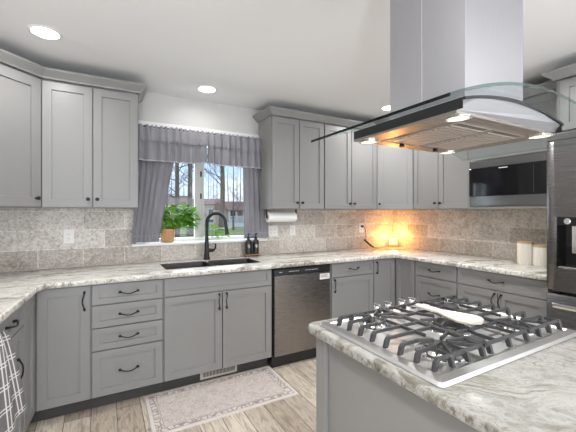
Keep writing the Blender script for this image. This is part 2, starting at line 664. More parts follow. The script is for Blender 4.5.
# window over the sink
W = thing('window_1', 'white sliding window over the sink', 'window', (.95, .76, WZ0))
W['kind'] = 'structure'
del W['category']
b = MB()
b.box(WX0, WX0 + .05, .755, .825, WZ0, WZ1)
b.box(WX1 - .05, WX1, .755, .825, WZ0, WZ1)
b.box(WX0 + .05, WX1 - .05, .755, .825, WZ0, WZ0 + .03)
b.box(WX0 + .05, WX1 - .05, .755, .825, WZ1 - .05, WZ1)
b.build('window_frame', M['trim'], W)
b = MB()
b.box(.868, .925, .745, .785, WZ0 + .03, WZ1 - .05, .004)
b.box(.925, .968, .775, .81, WZ0 + .03, WZ1 - .05, .004)
b.build('mullion', M['sash'], W)
for x0, x1, y in ((WX0 + .05, .868, .765), (.968, WX1 - .05, .79)):
    MB().box(x0, x1, y, y + .004, WZ0 + .03, WZ1 - .05).build('pane', M['glass'], W)
for z in (1.72, 1.50):
    MB().box(.92, .935, .735, .7449, z, z + .055, .003).build('latch', M['black'], W)
b = MB()
b.box(WX0 - .11, WX1 + .10, .612, .6445, WZ0 - .022, WZ0, .005)
b.box(WX0, WX1, .6445, .755, WZ0 - .001, WZ0 + .0005)
b.build('window_sill', M['trim'], W)
b = MB()
b.box(WX0 - .075, WX1 + .10, .622, .6445, WZ1 + .02, WZ1 + .095, .004)
b.box(WX0 - .075, WX0, .626, .6445, WZ0, WZ1 + .02, .004)
b.box(WX1, WX1 + .07, .626, .6445, WZ0, WZ1 + .02, .004)
b.build('window_casing', M['trim'], W)

# ------------------------------------------------------------------ cabinets
BACK = ((1, 0, 0), (0, -1, 0))
LEFT = (lu, ln)
RIGHT = ((0, -1, 0), (-1, 0, 0))
DOOR_T = .020


def bar_pull(parent, O, u, n, length, vertical, label=None):
    """black iron pull: two flared feet and an arched grip"""
    b = MB()
    if vertical:
        b.frame(O, (0, 0, 1), n, Vector(u))
    else:
        b.frame(O, u, n, (0, 0, 1))
    h = length / 2
    pts, rad = [], []
    for i in range(17):
        t = -1 + 2 * i / 16
        pts.append((t * h, .010 + .020 * (1 - abs(t) ** 2.6), -.006 * math.cos(t * math.pi)))
        rad.append(.0042 + .0032 * max(0, abs(t) - .72) / .28)
    b.tube(pts, rad, 8)
    for s in (-1, 1):
        b.tube([(s * (h - .008), 0, .004), (s * (h - .008), .013, .004)], [.0085, .006], 8)
    return b.build('handle', M['black'], parent, True)


def knob(parent, O, u, n):
    b = MB().frame(O, u, (0, 0, 1), n)
    b.lathe([(.010, 0), (.0055, .004), (.005, .013), (.012, .018), (.0135, .023), (.011, .028), (.004, .030)], seg=14)
    return b.build('knob', M['black'], parent, True)


def shaker(name, parent, O, u, n, a0, a1, c0, c1, stile=.055, pull=None, gap=.0034):
    """one shaker front on the plane through O; pull = ('bar', a, c, vertical) or ('knob', a, c)"""
    b = MB().frame(O, u, n)
    t = DOOR_T
    s = min(stile, (c1 - c0) * .28)
    b.panel(a0 + gap, a1 - gap, c0 + gap, c1 - gap, [(0, .0006), (0, t - .002), (.002, t), (s, t), (s + .0015, t - .011), (s + .006, t - .011)])
    d = b.build(name, M['cab'], parent)
    if pull:
        u_, n_ = Vector(u), Vector(n)
        P = Vector(O) + u_ * pull[1] + n_ * (t) + Vector((0, 0, pull[2]))
        if pull[0] == 'bar':
            bar_pull(d, P, u, n, .125, pull[3])
        else:
            knob(d, P, u, n)
    return d


def base_box(t, O, u, n, a0, a1, depth=.60, kick=True):
    b = MB().frame(O, u, n)
    b.box(a0 + .0005, a1 - .0005, -depth, 0, .105, .8795)
    b.build('carcass', M['cab'], t)
    if kick:
        b = MB().frame(O, u, n)
        b.box(a0 + .0005, a1 - .0005, -depth, -.075, 0, .1045)
        b.build('toe_kick', M['kick'], t)


ZD = (.108, .421, .577, .733, .876)
OB = (0, .0, 0)          # back run: front plane of the carcass sits DOOR_T behind Y = 0
OBK = (0, DOOR_T, 0)

# four-drawer base
t = thing('drawer_cabinet', 'grey base cabinet with four stacked drawers left of the sink cabinet', 'cabinet', (.23, .3, 0))
base_box(t, OBK, *BACK, 0, .460)
for i in range(4):
    shaker('drawer', t, OBK, *BACK, .002, .458, ZD[i], ZD[i + 1], .05, ('bar', .23, (ZD[i] + ZD[i + 1]) / 2, False))

# sink base
t = thing('sink_cabinet', 'grey double-door cabinet under the sink with a false drawer front', 'cabinet', (.91, .3, 0))
b = MB().frame(OBK, *BACK)
b.box(.4605, 1.3575, -.60, -.582, .105, .8795)
b.box(.4605, 1.3575, -.60, 0, .105, .125)
b.box(.4605, .479, -.582, 0, .125, .8795)
b.box(1.339, 1.3575, -.582, 0, .125, .8795)
b.box(.479, 1.339, -.019, 0, .71, .8795)
b.box(.479, 1.339, -.019, 0, .125, .16)
b.build('carcass', M['cab'], t)
b = MB().frame(OBK, *BACK)
b.box(.4605, 1.3575, -.60, -.075, 0, .1045)
b.build('toe_kick', M['kick'], t)
shaker('drawer_front', t, OBK, *BACK, .464, 1.352, ZD[3], ZD[4], .05)
shaker('door', t, OBK, *BACK, .464, .909, ZD[0], ZD[3], .055, ('bar', .909 - .03, .655, True))
shaker('door', t, OBK, *BACK, .909, 1.352, ZD[0], ZD[3], .055, ('bar', .909 + .03, .655, True))
# child safety catch low on the right door
# left corner base: L-shaped body, two fronts
t = thing('corner_cabinet', 'grey corner base cabinet left of the four-drawer cabinet', 'cabinet', (-.6, .3, 0))
b = MB()
P2 = Vector((-.302, 0, 0)) + lu * .242 - ln * (DOOR_T + .002)
P3 = P2 - ln * .57
xin = -.302 - DOOR_T
prof = [(-.0005, DOOR_T), (-.0005, .619), (-.88, .619), (P3.x, P3.y), (P2.x, P2.y), (xin, DOOR_T)]
b.loft([[(x, y, z) for x, y in prof] for z in (.105, .8795)])
b.build('carcass', M['cab'], t)
b = MB()
K2 = P2 - ln * .06
prof = [(-.0005, .095), (-.0005, .619), (-.88, .619), (P3.x, P3.y), (K2.x, K2.y), (xin - .075, .095)]
b.loft([[(x, y, z) for x, y in prof] for z in (0, .1045)])
b.build('toe_kick', M['kick'], t)
shaker('door', t, OBK, *BACK, -.300, -.003, ZD[0], ZD[4], .055, ('bar', -.043, .775, True))
OL = Vector((-.302, 0, 0)) - ln * DOOR_T
shaker('door', t, OL, *LEFT, .003, .240, ZD[0], ZD[4], .055)
# left run
t = thing('base_cabinet', 'grey base cabinet with one drawer over one door on the left run, towel beside it', 'cabinet', tuple(OL + lu * .47))
base_box(t, OL, *LEFT, .243, .70, .56)
shaker('drawer', t, OL, *LEFT, .246, .697, ZD[3], ZD[4], .05, ('bar', .50, .805, False))
shaker('door', t, OL, *LEFT, .246, .697, ZD[0], ZD[3], .055, ('bar', .40, .54, True))
t = thing('base_cabinet', 'grey base cabinet at left edge with plaid towel hung on its drawer pull', 'cabinet', tuple(OL + lu * .95))
base_box(t, OL, *LEFT, .701, 1.20, .56)
shaker('drawer', t, OL, *LEFT, .704, 1.197, ZD[3], ZD[4], .05, ('bar', .95, .805, False))
shaker('door', t, OL, *LEFT, .704, 1.197, ZD[0], ZD[3], .055, ('bar', .76, .62, True))

# right of the dishwasher
t = thing('base_cabinet', 'grey base cabinet with drawer over door, right of the dishwasher', 'cabinet', (2.25, .3, 0))
base_box(t, OBK, *BACK, 1.974, 2.530)
shaker('drawer', t, OBK, *BACK, 1.990, 2.527, ZD[3], ZD[4], .05, ('bar', 2.26, .805, False))
shaker('door', t, OBK, *BACK, 1.990, 2.527, ZD[0], ZD[3], .055, ('bar', 2.02, .655, True))
XRF = 2.839
t = thing('corner_cabinet', 'grey inside-corner base cabinet below the glowing lamp', 'cabinet', (3.1, .3, 0))
b = MB()
prof = [(2.5305, DOOR_T), (2.5305, .619), (3.459, .619), (3.459, -.2555), (XRF + DOOR_T, -.2555), (XRF + DOOR_T, DOOR_T)]
b.loft([[(x, y, z) for x, y in prof] for z in (.105, .8795)])
b.build('carcass', M['cab'], t)
b = MB()
prof = [(2.5305, .095), (2.5305, .619), (3.459, .619), (3.459, -.2555), (XRF + .095, -.2555), (XRF + .095, .095)]
b.loft([[(x, y, z) for x, y in prof] for z in (0, .1045)])
b.build('toe_kick', M['kick'], t)
shaker('door', t, OBK, *BACK, 2.533, XRF - .003, ZD[0], ZD[4], .055, ('bar', 2.563, .79, True))
ORR = (XRF + DOOR_T, 0, 0)
shaker('door', t, ORR, *RIGHT, .003, .253, ZD[0], ZD[4], .055)
t = thing('drawer_cabinet', 'narrow grey drawer cabinet on the right run beside the corner', 'cabinet', (3.1, -.48, 0))
base_box(t, ORR, *RIGHT, .256, .717)
for z0, z1 in ((.733, .876), (.421, .733), (.108, .421)):
    shaker('drawer', t, ORR, *RIGHT, .259, .715, z0, z1, .05, ('bar', .487, (z0 + z1) / 2, False))
t = thing('base_cabinet', 'wide grey base cabinet with one long drawer over two doors beside the refrigerator', 'cabinet', (3.1, -1.06, 0))
base_box(t, ORR, *RIGHT, .718, 1.425)
shaker('drawer', t, ORR, *RIGHT, .720, 1.423, .733, .876, .05, ('bar', 1.06, .805, False))
shaker('door', t, ORR, *RIGHT, .720, 1.070, .108, .733, .055, ('bar', 1.043, .65, True))
shaker('door', t, ORR, *RIGHT, 1.070, 1.423, .108, .733, .055, ('bar', 1.097, .65, True))

# wall cabinets
ZU0, ZU1 = 1.398, 2.302
YU = .305 + DOOR_T
OU = (0, YU, 0)


def wall_box(t, O, u, n, a0, a1, depth, z0=ZU0, z1=ZU1 + .01):
    b = MB().frame(O, u, n)
    b.box(a0 + .0005, a1 - .0005, -depth, 0, z0, z1)
    b.build('carcass', M['cab'], t)


def two_door(t, O, u, n, a0, a1, depth, z0=ZU0, z1=ZU1, mid=None):
    wall_box(t, O, u, n, a0, a1, depth, z0, z1 + .01)
    m = mid or (a0 + a1) / 2
    shaker('door', t, O, u, n, a0 + .002, m, z0 + .002, z1, .055, ('knob', m - .03, z0 + .065))
    shaker('door', t, O, u, n, m, a1 - .002, z0 + .002, z1, .055, ('knob', m + .03, z0 + .065))


t = thing('wall_cabinet', 'grey two-door wall cabinet left of the window', 'cabinet', (.0, .47, ZU0))
two_door(t, OU, *BACK, -.312, .318, .31)
t = thing('wall_cabinet', 'grey two-door wall cabinet right of the window, above the paper towels', 'cabinet', (1.81, .47, ZU0))
two_door(t, OU, *BACK, 1.505, 2.121, .31)
t = thing('wall_cabinet', 'grey two-door wall cabinet between the window-side cabinet and the right corner', 'cabinet', (2.49, .47, ZU0))
two_door(t, OU, *BACK, 2.123, 2.868, .31, mid=2.490)
# diagonal corner cabinets
s2 = math.sqrt(.5)
t = thing('corner_wall_cabinet', 'grey diagonal corner wall cabinet at the left edge', 'cabinet', (-.6, .33, ZU0))
A = Vector((-.3135, YU, 0))
B = A + Vector((-.28, -.28, 0))
du, dn = Vector((s2, s2, 0)), Vector((s2, -s2, 0))
b = MB()
prof = [(A.x, A.y), (A.x, .634), (-.93, .634), (-.97, B.y), (B.x, B.y)]
b.loft([[(x, y, z) for x, y in prof] for z in (ZU0, ZU1 + .01)])
b.build('carcass', M['cab'], t)
shaker('door', t, tuple(B), du, dn, .003, .383, ZU0 + .002, ZU1, .066, ('knob', .345, ZU0 + .065))
t = thing('corner_wall_cabinet', 'grey diagonal corner wall cabinet above the glowing lamp', 'cabinet', (3.17, .33, ZU0))
A = Vector((2.869, YU, 0))
B = Vector((3.165, YU - .296, 0))
du2, dn2 = Vector((s2, -s2, 0)), Vector((-s2, -s2, 0))
b = MB()
prof = [(A.x, A.y), (A.x, .632), (3.464, .632), (3.464, B.y), (B.x, B.y)]
b.loft([[(x, y, z) for x, y in prof] for z in (ZU0, ZU1 + .01)])
b.build('carcass', M['cab'], t)
shaker('door', t, tuple(A), du2, dn2, .012, .407, ZU0 + .002, ZU1, .055, ('knob', .042, ZU0 + .065))
# right wall
OUR = (3.165, 0, 0)
t = thing('wall_cabinet', 'grey two-door wall cabinet on the right wall beside the microwave', 'cabinet', (3.3, -.3, ZU0))
two_door(t, OUR, *RIGHT, -.026, .632, .298, mid=.297)
# microwave cabinet
t = thing('microwave_cabinet', 'grey wall cabinet framing the built-in microwave', 'cabinet', (3.3, -1.04, ZU0))
OUM = (3.150, 0, 0)
b = MB().frame(OUM, *RIGHT)
b.box(.634, .652, -.313, .012, ZU0, 2.312)
b.box(1.392, 1.410, -.313, .012, ZU0, 2.312)
b.box(.652, 1.392, -.313, .012, ZU0, ZU0 + .022)
b.box(.652, 1.392, -.313, .012, 1.852, 1.985)
b.box(.652, 1.392, -.313, .0, 2.292, 2.312)
b.box(.652, 1.392, -.313, -.293, ZU0 + .022, 2.292)
b.build('carcass', M['cab'], t)
shaker('door', t, OUM, *RIGHT, .655, 1.021, 1.990, ZU1, .055, ('knob', .99, 2.04))
shaker('door', t, OUM, *RIGHT, 1.021, 1.389, 1.990, ZU1, .055, ('knob', 1.05, 2.04))
t = thing('fridge_cabinet', 'grey deep cabinet above the refrigerator with tall side panel', 'cabinet', (3.2, -1.9, 1.9))
b = MB().frame((2.94, 0, 0), *RIGHT)
b.box(1.4305, 2.42, -.52, 0, 1.93, 2.312)
b.build('carcass', M['cab'], t)
b = MB().frame((2.96, 0, 0), *RIGHT)
b.box(1.4295, 1.4485, -.50, 0, 0, 1.9295)
b.build('side_panel', M['cab'], t)
shaker('door', t, (2.94, 0, 0), *RIGHT, 1.452, 1.93, 1.94, ZU1, .055, ('knob', 1.90, 2.0))
shaker('door', t, (2.94, 0, 0), *RIGHT, 1.93, 2.415, 1.94, ZU1, .055, ('knob', 1.96, 2.0))

# crown mouldings
CP = [(-.004, 2.3125), (.012, 2.3125), (.016, 2.322), (.030, 2.334), (.052, 2.352), (.060, 2.360), (.060, 2.374), (-.004, 2.374)]
b = MB()
q0 = B_left = Vector((-.3135 - .28, YU - .28, 0))
path = [(q0.x - .012, q0.y - .012), (-.3135, YU - .012), (.318, YU - .012), (.318, .640)]
# sweep keeps 'out' on the right-hand side of travel: this runs left to right seen from the room
b.sweep([(q0.x, q0.y - .018), (-.3055, YU - .02), (.3185, YU - .02), (.3185, .640)], CP)
tag(b.build('crown_molding', M['cab']), 'grey crown molding over the wall cabinets left of the window', 'molding')
b = MB()
b.sweep([(1.5045, .640), (1.5045, YU - .02), (2.878, YU - .02), (3.146, YU - .288), (3.146, -.633), (3.131, -.635), (3.131, -1.4215)], CP)
tag(b.build('crown_molding', M['cab']), 'grey crown molding over the wall cabinets right of the window', 'molding')
b = MB()
b.sweep([(3.06, -1.4300), (2.921, -1.4300), (2.921, -2.42)], CP)
tag(b.build('crown_molding', M['cab']), 'grey crown molding over the cabinet above the refrigerator', 'molding')

# ------------------------------------------------------------------ countertops


def offset_poly(P, d):
    """inset a counter-clockwise polygon by d"""
    out = []
    n = len(P)
    for i in range(n):
        a, b_, c = Vector(P[i - 1]), Vector(P[i]), Vector(P[(i + 1) % n])
        d0, d1 = (b_ - a).normalized(), (c - b_).normalized()
        n0, n1 = Vector((-d0.y, d0.x)), Vector((-d1.y, d1.x))
        m = n0 + n1
        m = m / max(m.dot(n0), .15)
        out.append(tuple(b_ + m * d))
    return out


def slab(P, hole, z0, z1, r, mat, name, parent=None):
    b = MB()
    rings = [(r * .5, z0), (0, z0 + r * .5), (0, z1 - r), (r * .3, z1 - r * .3), (r, z1)]
    loops = [[(x, y, z) for x, y in offset_poly(P, o)] for o, z in rings]
    vs = [[b.v(p) for p in L] for L in loops]
    n = len(P)
    for A_, B_ in zip(vs, vs[1:]):
        for i in range(n):
            b.face([A_[i], A_[(i + 1) % n], B_[(i + 1) % n], B_[i]])
    if hole:
        h0, h1 = [b.v((x, y, z0)) for x, y in hole], [b.v((x, y, z1)) for x, y in hole]
        for i in range(len(hole)):
            j = (i + 1) % len(hole)
            b.face([h0[i], h0[j], h1[j], h1[i]])
    for outer, h in ((vs[-1], h1 if hole else None), (vs[0], h0 if hole else None)):
        polys = [[v.co for v in outer]] + ([[v.co for v in h]] if h else [])
        allv = list(outer) + (list(h) if h else [])
        for tri in geometry.tessellate_polygon(polys):
            b.face([allv[i] for i in tri])
    return b.build(name, mat, parent, True, 50)


def rounded_rect(x0, x1, y0, y1, r, seg=5):
    pts = []
    for cx_, cy_, a0 in ((x1 - r, y0 + r, -90), (x1 - r, y1 - r, 0), (x0 + r, y1 - r, 90), (x0 + r, y0 + r, 180)):
        for i in range(seg + 1):
            a = R(a0 + 90 * i / seg)
            pts.append((cx_ + r * math.cos(a), cy_ + r * math.sin(a)))
    return pts


inner = Vector((-.302, 0, 0)) + ln * .032
e1 = inner + lu * 1.20
e2 = e1 - ln * .635
cor = Vector((XL - .015, YB - .012, 0))
ci = Vector((inner.x + .0, -.032, 0))
P = [(e1.x, e1.y), (ci.x - .004, ci.y - .05), (ci.x + .03, ci.y), (2.79, -.032), (2.808, -.05), (2.808, -1.425), (3.4655, -1.425), (3.4655, .632), (-.925, .632), (e2.x, e2.y)]
hole = list(reversed(rounded_rect(.497, 1.321, .137, .483, .036)))
o = slab(P, hole, .8805, .9175, .008, M['granite'], 'countertop')
tag(o, 'U-shaped cream veined granite countertop along the walls with sink cutout', 'countertop')
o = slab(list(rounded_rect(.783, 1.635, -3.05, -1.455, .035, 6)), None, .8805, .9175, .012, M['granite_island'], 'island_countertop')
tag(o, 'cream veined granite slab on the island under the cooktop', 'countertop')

# island cabinet
t = thing('island_cabinet', 'grey panelled island cabinet under the cooktop', 'cabinet', (1.2, -2.2, 0))
MB().box(.832, 1.60, -2.98, -1.512, .0, .880).build('carcass', M['cab'], t)
MB().box(.812, .8315, -1.55, -1.492, 0, .880, .002).build('corner_post', M['cab'], t)
MB().box(.812, .8315, -2.98, -2.92, 0, .880, .002).build('corner_post', M['cab'], t)
b = MB().frame((0, -1.512, 0), (-1, 0, 0), (0, 1, 0))
for a0, a1 in ((-1.595, -1.235), (-1.235, -.875)):
    shaker('door', t, (0, -1.512, 0), (-1, 0, 0), (0, 1, 0), a0, a1, .11, .74, .055, ('bar', (a0 + a1) / 2, .68, False))
b.bm.free()

# ------------------------------------------------------------------ sink and faucet
t = thing('sink', 'dark steel double-bowl undermount sink below the window', 'sink', (.91, .31, .70))


def bowl(x0, x1, y0, y1, z0, z1):
    b = MB()
    outer = lambda i, z: [(x, y, z) for x, y in rounded_rect(x0 + i, x1 - i, y0 + i, y1 - i, .035)]
    b.loft([outer(-.004, z1), outer(-.004, z0 - .004), outer(.0, z0 - .004)], False, True)
    b.loft([outer(-.004, z1), outer(0, z1), outer(.004, z0 + .03), outer(.03, z0)], False, True)
    return b.build('bowl', M['sink'], t, True)


bowl(.504, .886, .144, .476, .70, .9150)
bowl(.918, 1.312, .144, .476, .70, .9150)
MB().box(.8915, .9125, .15, .47, .865, .8955, .004).build('divider', M['mwsteel'], t)
for x in (.70, 1.11):
    MB().lathe([(.042, 0), (.042, .003), (.03, .004), (.012, .0025)], (x, .31, .7005), 20).build('drain', M['chrome'], t, True)

t = thing('faucet', 'matte black gooseneck faucet behind the sink', 'faucet', (.935, .555, .9175))
MB().lathe([(.030, 0), (.030, .006), (.026, .02), (.021, .10), (.017, .20)], (.935, .555, .9177), 18).build('base', M['black'], t, True)
dirv = Vector((.9, -.44, 0)).normalized()
pts = [Vector((.935, .555, 1.10)), Vector((.935, .555, 1.20))]
for i in range(1, 16):
    a = math.pi * (1 - i / 15)
    pts.append(Vector((.935, .555, 1.262)) + dirv * (.088 + .088 * math.cos(a)) + Vector((0, 0, .095 * math.sin(a))))
tip = pts[-1]
pts += [tip + dirv * .004 + Vector((0, 0, -.02))]
MB().tube(pts, .0165, 12).build('neck', M['black'], t, True)
d0 = pts[-1]
MB().tube([d0, d0 + dirv * .008 + Vector((0, 0, -.05)), d0 + dirv * .012 + Vector((0, 0, -.085))], [.016, .018, .020], 14).build('spray_head', M['black'], t, True)
b = MB()
b.tube([(.945, .55, 1.005), (.985, .535, 1.005), (1.002, .528, 1.008)], [.019, .018, .010], 12)
b.tube([(.998, .53, 1.006), (1.012, .525, 1.03), (1.012, .525, 1.068)], [.009, .008, .007], 10)
b.build('lever', M['black'], t, True)

# soap bottles on a tray
t = thing('soap_tray', 'small wooden footed tray under the soap bottles', 'tray', (1.40, .56, .918))
MB().box(1.315, 1.49, .52, .60, .932, .942, .003).build('top', M['wood'], t)
for x in (1.33, 1.462):
    MB().box(x, x + .014, .525, .595, .918, .932).build('foot', M['wood'], t)
for x, lab in ((1.362, 'left of the two black soap bottles on the wooden tray'), (1.443, 'right of the two black soap bottles on the wooden tray')):
    t = thing('soap_bottle', lab, 'bottle', (x, .56, .9425), 'soap bottles on the tray')
    MB().lathe([(.030, 0), (.033, .004), (.033, .120), (.028, .138), (.014, .150), (.014, .156)], (x, .56, .9425), 20).build('bottle_body', M['blackplastic'], t, True)
    b = MB()
    b.lathe([(.016, 0), (.016, .016), (.006, .018), (.005, .045)], (x, .56, 1.0985), 14)
    b.tube([(x, .56, 1.142), (x, .548, 1.150), (x, .520, 1.146)], [.0085, .008, .004], 10)
    b.build('pump', M['blackplastic'], t, True)
    b = MB()
    for k, (z, w) in enumerate(((1.032, .7), (1.020, .9), (1.008, .55))):
        for a in range(-4, 4):
            if (a + k) % 5 == 3: continue
            p = []
            for aa in (a, a + .75):
                th = R(-100 + aa * 7 * w)
                p.append((x + .0335 * math.cos(th), .56 + .0335 * math.sin(th)))
            b.face([b.v((*p[0], z)), b.v((*p[1], z)), b.v((*p[1], z + .008)), b.v((*p[0], z + .008))])
    b.build('printed_label', M['label'], t)

# ------------------------------------------------------------------ dishwasher
t = thing('dishwasher', 'stainless steel dishwasher with black control strip', 'dishwasher', (1.67, .3, 0))
MB().box(1.362, 1.972, .022, .60, .02, .878).build('tub', M['blackplastic'], t)
MB().box(1.372, 1.964, -.012, .0215, .105, .806, .006).build('door', M['dishwasher'], t)
b = MB().frame((0, .0215, 0), *BACK)
b.loft([[(a, 0, .808), (a, .030, .808), (a, .026, .86), (a, .018, .874), (a, 0, .874)] for a in (1.368, 1.968)])
o = b.build('control_panel', M['blackplastic'], t)
for a in [1.42, 1.428, 1.436] + [1.52 + .022 * i for i in range(5)] + [1.69 + .024 * i for i in range(6)]:
    b = MB().frame((0, .0215, 0), *BACK)
    b.box(a, a + .012, .0285, .0295, .836, .841)
    b.build('button_mark', M['label'], o)
MB().box(1.366, 1.97, .06, .0218, .004, .1045).build('kick_plate', M['blackplastic'], t)
b = MB()
b.box(1.845, 1.955, -.0135, -.0121, .738, .790)
o = b.build('sticker', M['white'], t)
b = MB()
for z, x1 in ((.776, 1.94), (.766, 1.925), (.756, 1.945)):
    b.box(1.852, x1, -.0142, -.0136, z, z + .004)
b.build('print', M['kick'], o)

# ------------------------------------------------------------------ fridge
t = thing('refrigerator', 'dark stainless french-door refrigerator with dispenser at right edge', 'refrigerator', (3.05, -1.94, 0))
FX, FY0, FY1 = 2.645, -1.487, -2.40
MB().box(FX + .085, 3.44, FY1 + .005, FY0 - .005, .012, 1.79).build('body', M['kick'], t)
b = MB()
# upper left door with dispenser recess
ym = (FY0 + FY1) / 2
DY0, DY1, DZ0, DZ1 = -1.553, -1.80, 1.005, 1.335
b.box(FX, FX + .08, DY0, FY0, .855, 1.83, .018)
b.box(FX, FX + .08, ym + .003, DY1, .855, 1.83, .018)
b.box(FX + .0005, FX + .08, DY1 - .02, DY0 + .02, DZ1, 1.829, .0)
b.box(FX + .0005, FX + .08, DY1 - .02, DY0 + .02, .856, DZ0, .0)
door = b.build('door', M['fridge'], t, True)
b = MB()
b.box(FX + .06, FX + .079, DY1, DY0, DZ0, DZ1)
b.box(FX + .004, FX + .06, DY0 - .004, DY0, DZ0, DZ1)
b.box(FX + .004, FX + .06, DY1, DY1 + .004, DZ0, DZ1)
b.box(FX - .002, FX + .06, DY1, DY0, DZ1 - .055, DZ1, .003)
disp = b.build('dispenser', M['blackglass'], door)
MB().box(FX + .002, FX + .06, DY1 + .004, DY0 - .004, DZ0, DZ0 + .012, .003).build('drip_tray', M['chrome'], disp)
b = MB().frame((FX - .0025, DY0 - .055, DZ1 - .028), (0, -1, 0), (0, 0, 1), (-1, 0, 0))
b.lathe([(.019, 0), (.019, .003), (.016, .006)], (0, 0, 0), 20)
b.build('dispenser_knob', M['chrome'], disp, True)
b = MB()
b.box(FX + .02, FX + .05, DY0 - .11, DY0 - .07, DZ0 + .10, DZ1 - .055, .004)
b.build('paddle', M['chrome'], disp)
MB().box(FX, FX + .08, FY1, ym - .003, .855, 1.83, .018).build('door', M['fridge'], t, True)
dr = MB().box(FX, FX + .08, FY1, FY0, .06, .838, .018).build('freezer_drawer', M['fridge'], t, True)
b = MB()
b.box(FX - .045, FX - .028, FY1 + .06, FY0 - .055, .752, .785, .006)
b.box(FX - .03, FX + .004, FY0 - .085, FY0 - .062, .757, .78, .003)
b.box(FX - .03, FX + .004, FY1 + .065, FY1 + .088, .757, .78, .003)
b.build('handle', M['chrome'], dr, True)
for s in (-1, 1):
    o = MB().tube([(FX + .004, ym + s * .045, .95), (FX - .05, ym + s * .045, .97), (FX - .05, ym + s * .045, 1.68), (FX + .004, ym + s * .045, 1.70)], .011, 10).build('handle', M['chrome'], t, True)
MB().box(FX + .004, FX + .20, FY1 + .004, FY0 - .004, 1.8305, 1.878, .006).build('hinge_cover', M['kick'], t)
for y in (FY0 - .06, FY1 + .06):
    MB().lathe([(.02, 0), (.02, .0115)], (3.0, y, 0), 12).build('foot', M['blackplastic'], t)

# ------------------------------------------------------------------ microwave
t = thing('microwave', 'built-in stainless microwave with black glass door', 'microwave', (3.3, -1.02, 1.44))
MX, MY0, MY1, MZ0, MZ1 = 3.125, -.6535, -1.3905, 1.4215, 1.851
MB().box(MX + .011, 3.43, MY1 + .012, MY0 - .012, MZ0 + .01, MZ1 - .012).build('housing', M['kick'], t)
b = MB()
b.box(MX, MX + .0105, MY1, MY0, 1.775, 1.846, .002)
b.box(MX, MX + .0105, MY1, MY0, 1.4235, 1.515, .002)
b.build('trim_strip', M['mwsteel'], t)
b = MB()
b.box(MX - .006, MX + .0105, MY1, MY0, 1.517, 1.773, .003)
gl = b.build('door_glass', M['blackglass'], t)
MB().box(MX - .0068, MX - .0062, -1.00, -.925, 1.754, 1.761).build('badge', M['label'], gl)
b = MB()
b.box(MX - .0068, MX - .0062, -1.20, -1.198, 1.53, 1.76)
b.build('panel_seam', M['kick'], gl)

# ------------------------------------------------------------------ range hood
HX, HZ, HW, HS = 1.19, 1.707, .45, .087


def arch(x):
    return HZ - HS * ((x - HX) / HW) ** 2


t = thing('range_hood', 'steel island range hood with arched glass canopy over the cooktop', 'range hood', (HX, -1.82, 1.64))
GY0, GY1 = -2.132, -1.568
b = MB()
cols = 28


def glass_ring(y):
    xs = [HX - HW + 2 * HW * i / cols for i in range(cols + 1)]
    return [(x, y, arch(x)) for x in xs] + [(x, y, arch(x) + .008) for x in reversed(xs)]


rc = .0
b.loft([glass_ring(GY0), glass_ring(GY1)], False, False)
can = b.build('glass_canopy', M['hoodglass'], t, True, 30)
b = MB()
xs = [HX - HW + 2 * HW * i / cols for i in range(cols + 1)]
e_ = lambda y: b.loft([[(x, y - .0008, arch(x)), (x, y + .0008, arch(x)), (x, y + .0008, arch(x) + .008), (x, y - .0008, arch(x) + .008)] for x in xs])
e_(GY0)
b.build('polished_edge', M['glassedge'], can)
b = MB()
b.box(xs[0] - .0008, xs[0] + .0008, GY0, GY1, arch(xs[0]), arch(xs[0]) + .008)
b.build('polished_edge', M['glassend'], can)
b = MB()
e_(GY1)
b.build('polished_edge', M['hoodglass'], can)
b = MB()
b.box(xs[-1] - .0008, xs[-1] + .0008, GY0, GY1, arch(xs[-1]), arch(xs[-1]) + .008)
b.build('polished_edge', M['hoodglass'], can)
BX0, BX1, BY0, BY1, BZ = .916, 1.470, -2.047, -1.602, 1.645
xs2 = [BX0 + (BX1 - BX0) * i / 16 for i in range(17)]
# housing: hollow arched body, steel front and back faces, dark ends
b = MB()
ring = lambda y: [(BX0, max(y, BY0 + .020), BZ), (BX1, max(y, BY0 + .020), BZ)] + [(x, y, arch(x) - .0015) for x in reversed(xs2)]
b.loft([ring(BY0), ring(BY1)])
body = b.build('housing', M['hoodsteel'], t)
MB().box(BX0 - .003, BX0 - .0002, BY0, BY1, BZ - .002, arch(BX0) - .002).build('end_panel', M['black'], body)
MB().box(BX1 + .0002, BX1 + .003, BY0, BY1, BZ - .002, arch(BX1) - .002).build('end_panel', M['blackplastic'], body)
b = MB()
b.loft([[(x, BY0 - .006, arch(x) - .009), (x, BY0 - .0002, arch(x) - .009), (x, BY0 - .0002, arch(x) - .001), (x, BY0 - .006, arch(x) - .001)] for x in xs2])
b.build('gasket', M['blackplastic'], body)
MB().box(BX0 - .002, BX1 + .002, BY0 + .018, BY1 + .002, BZ - .010, BZ - .0003).build('underside', M['hoodunder'], body)
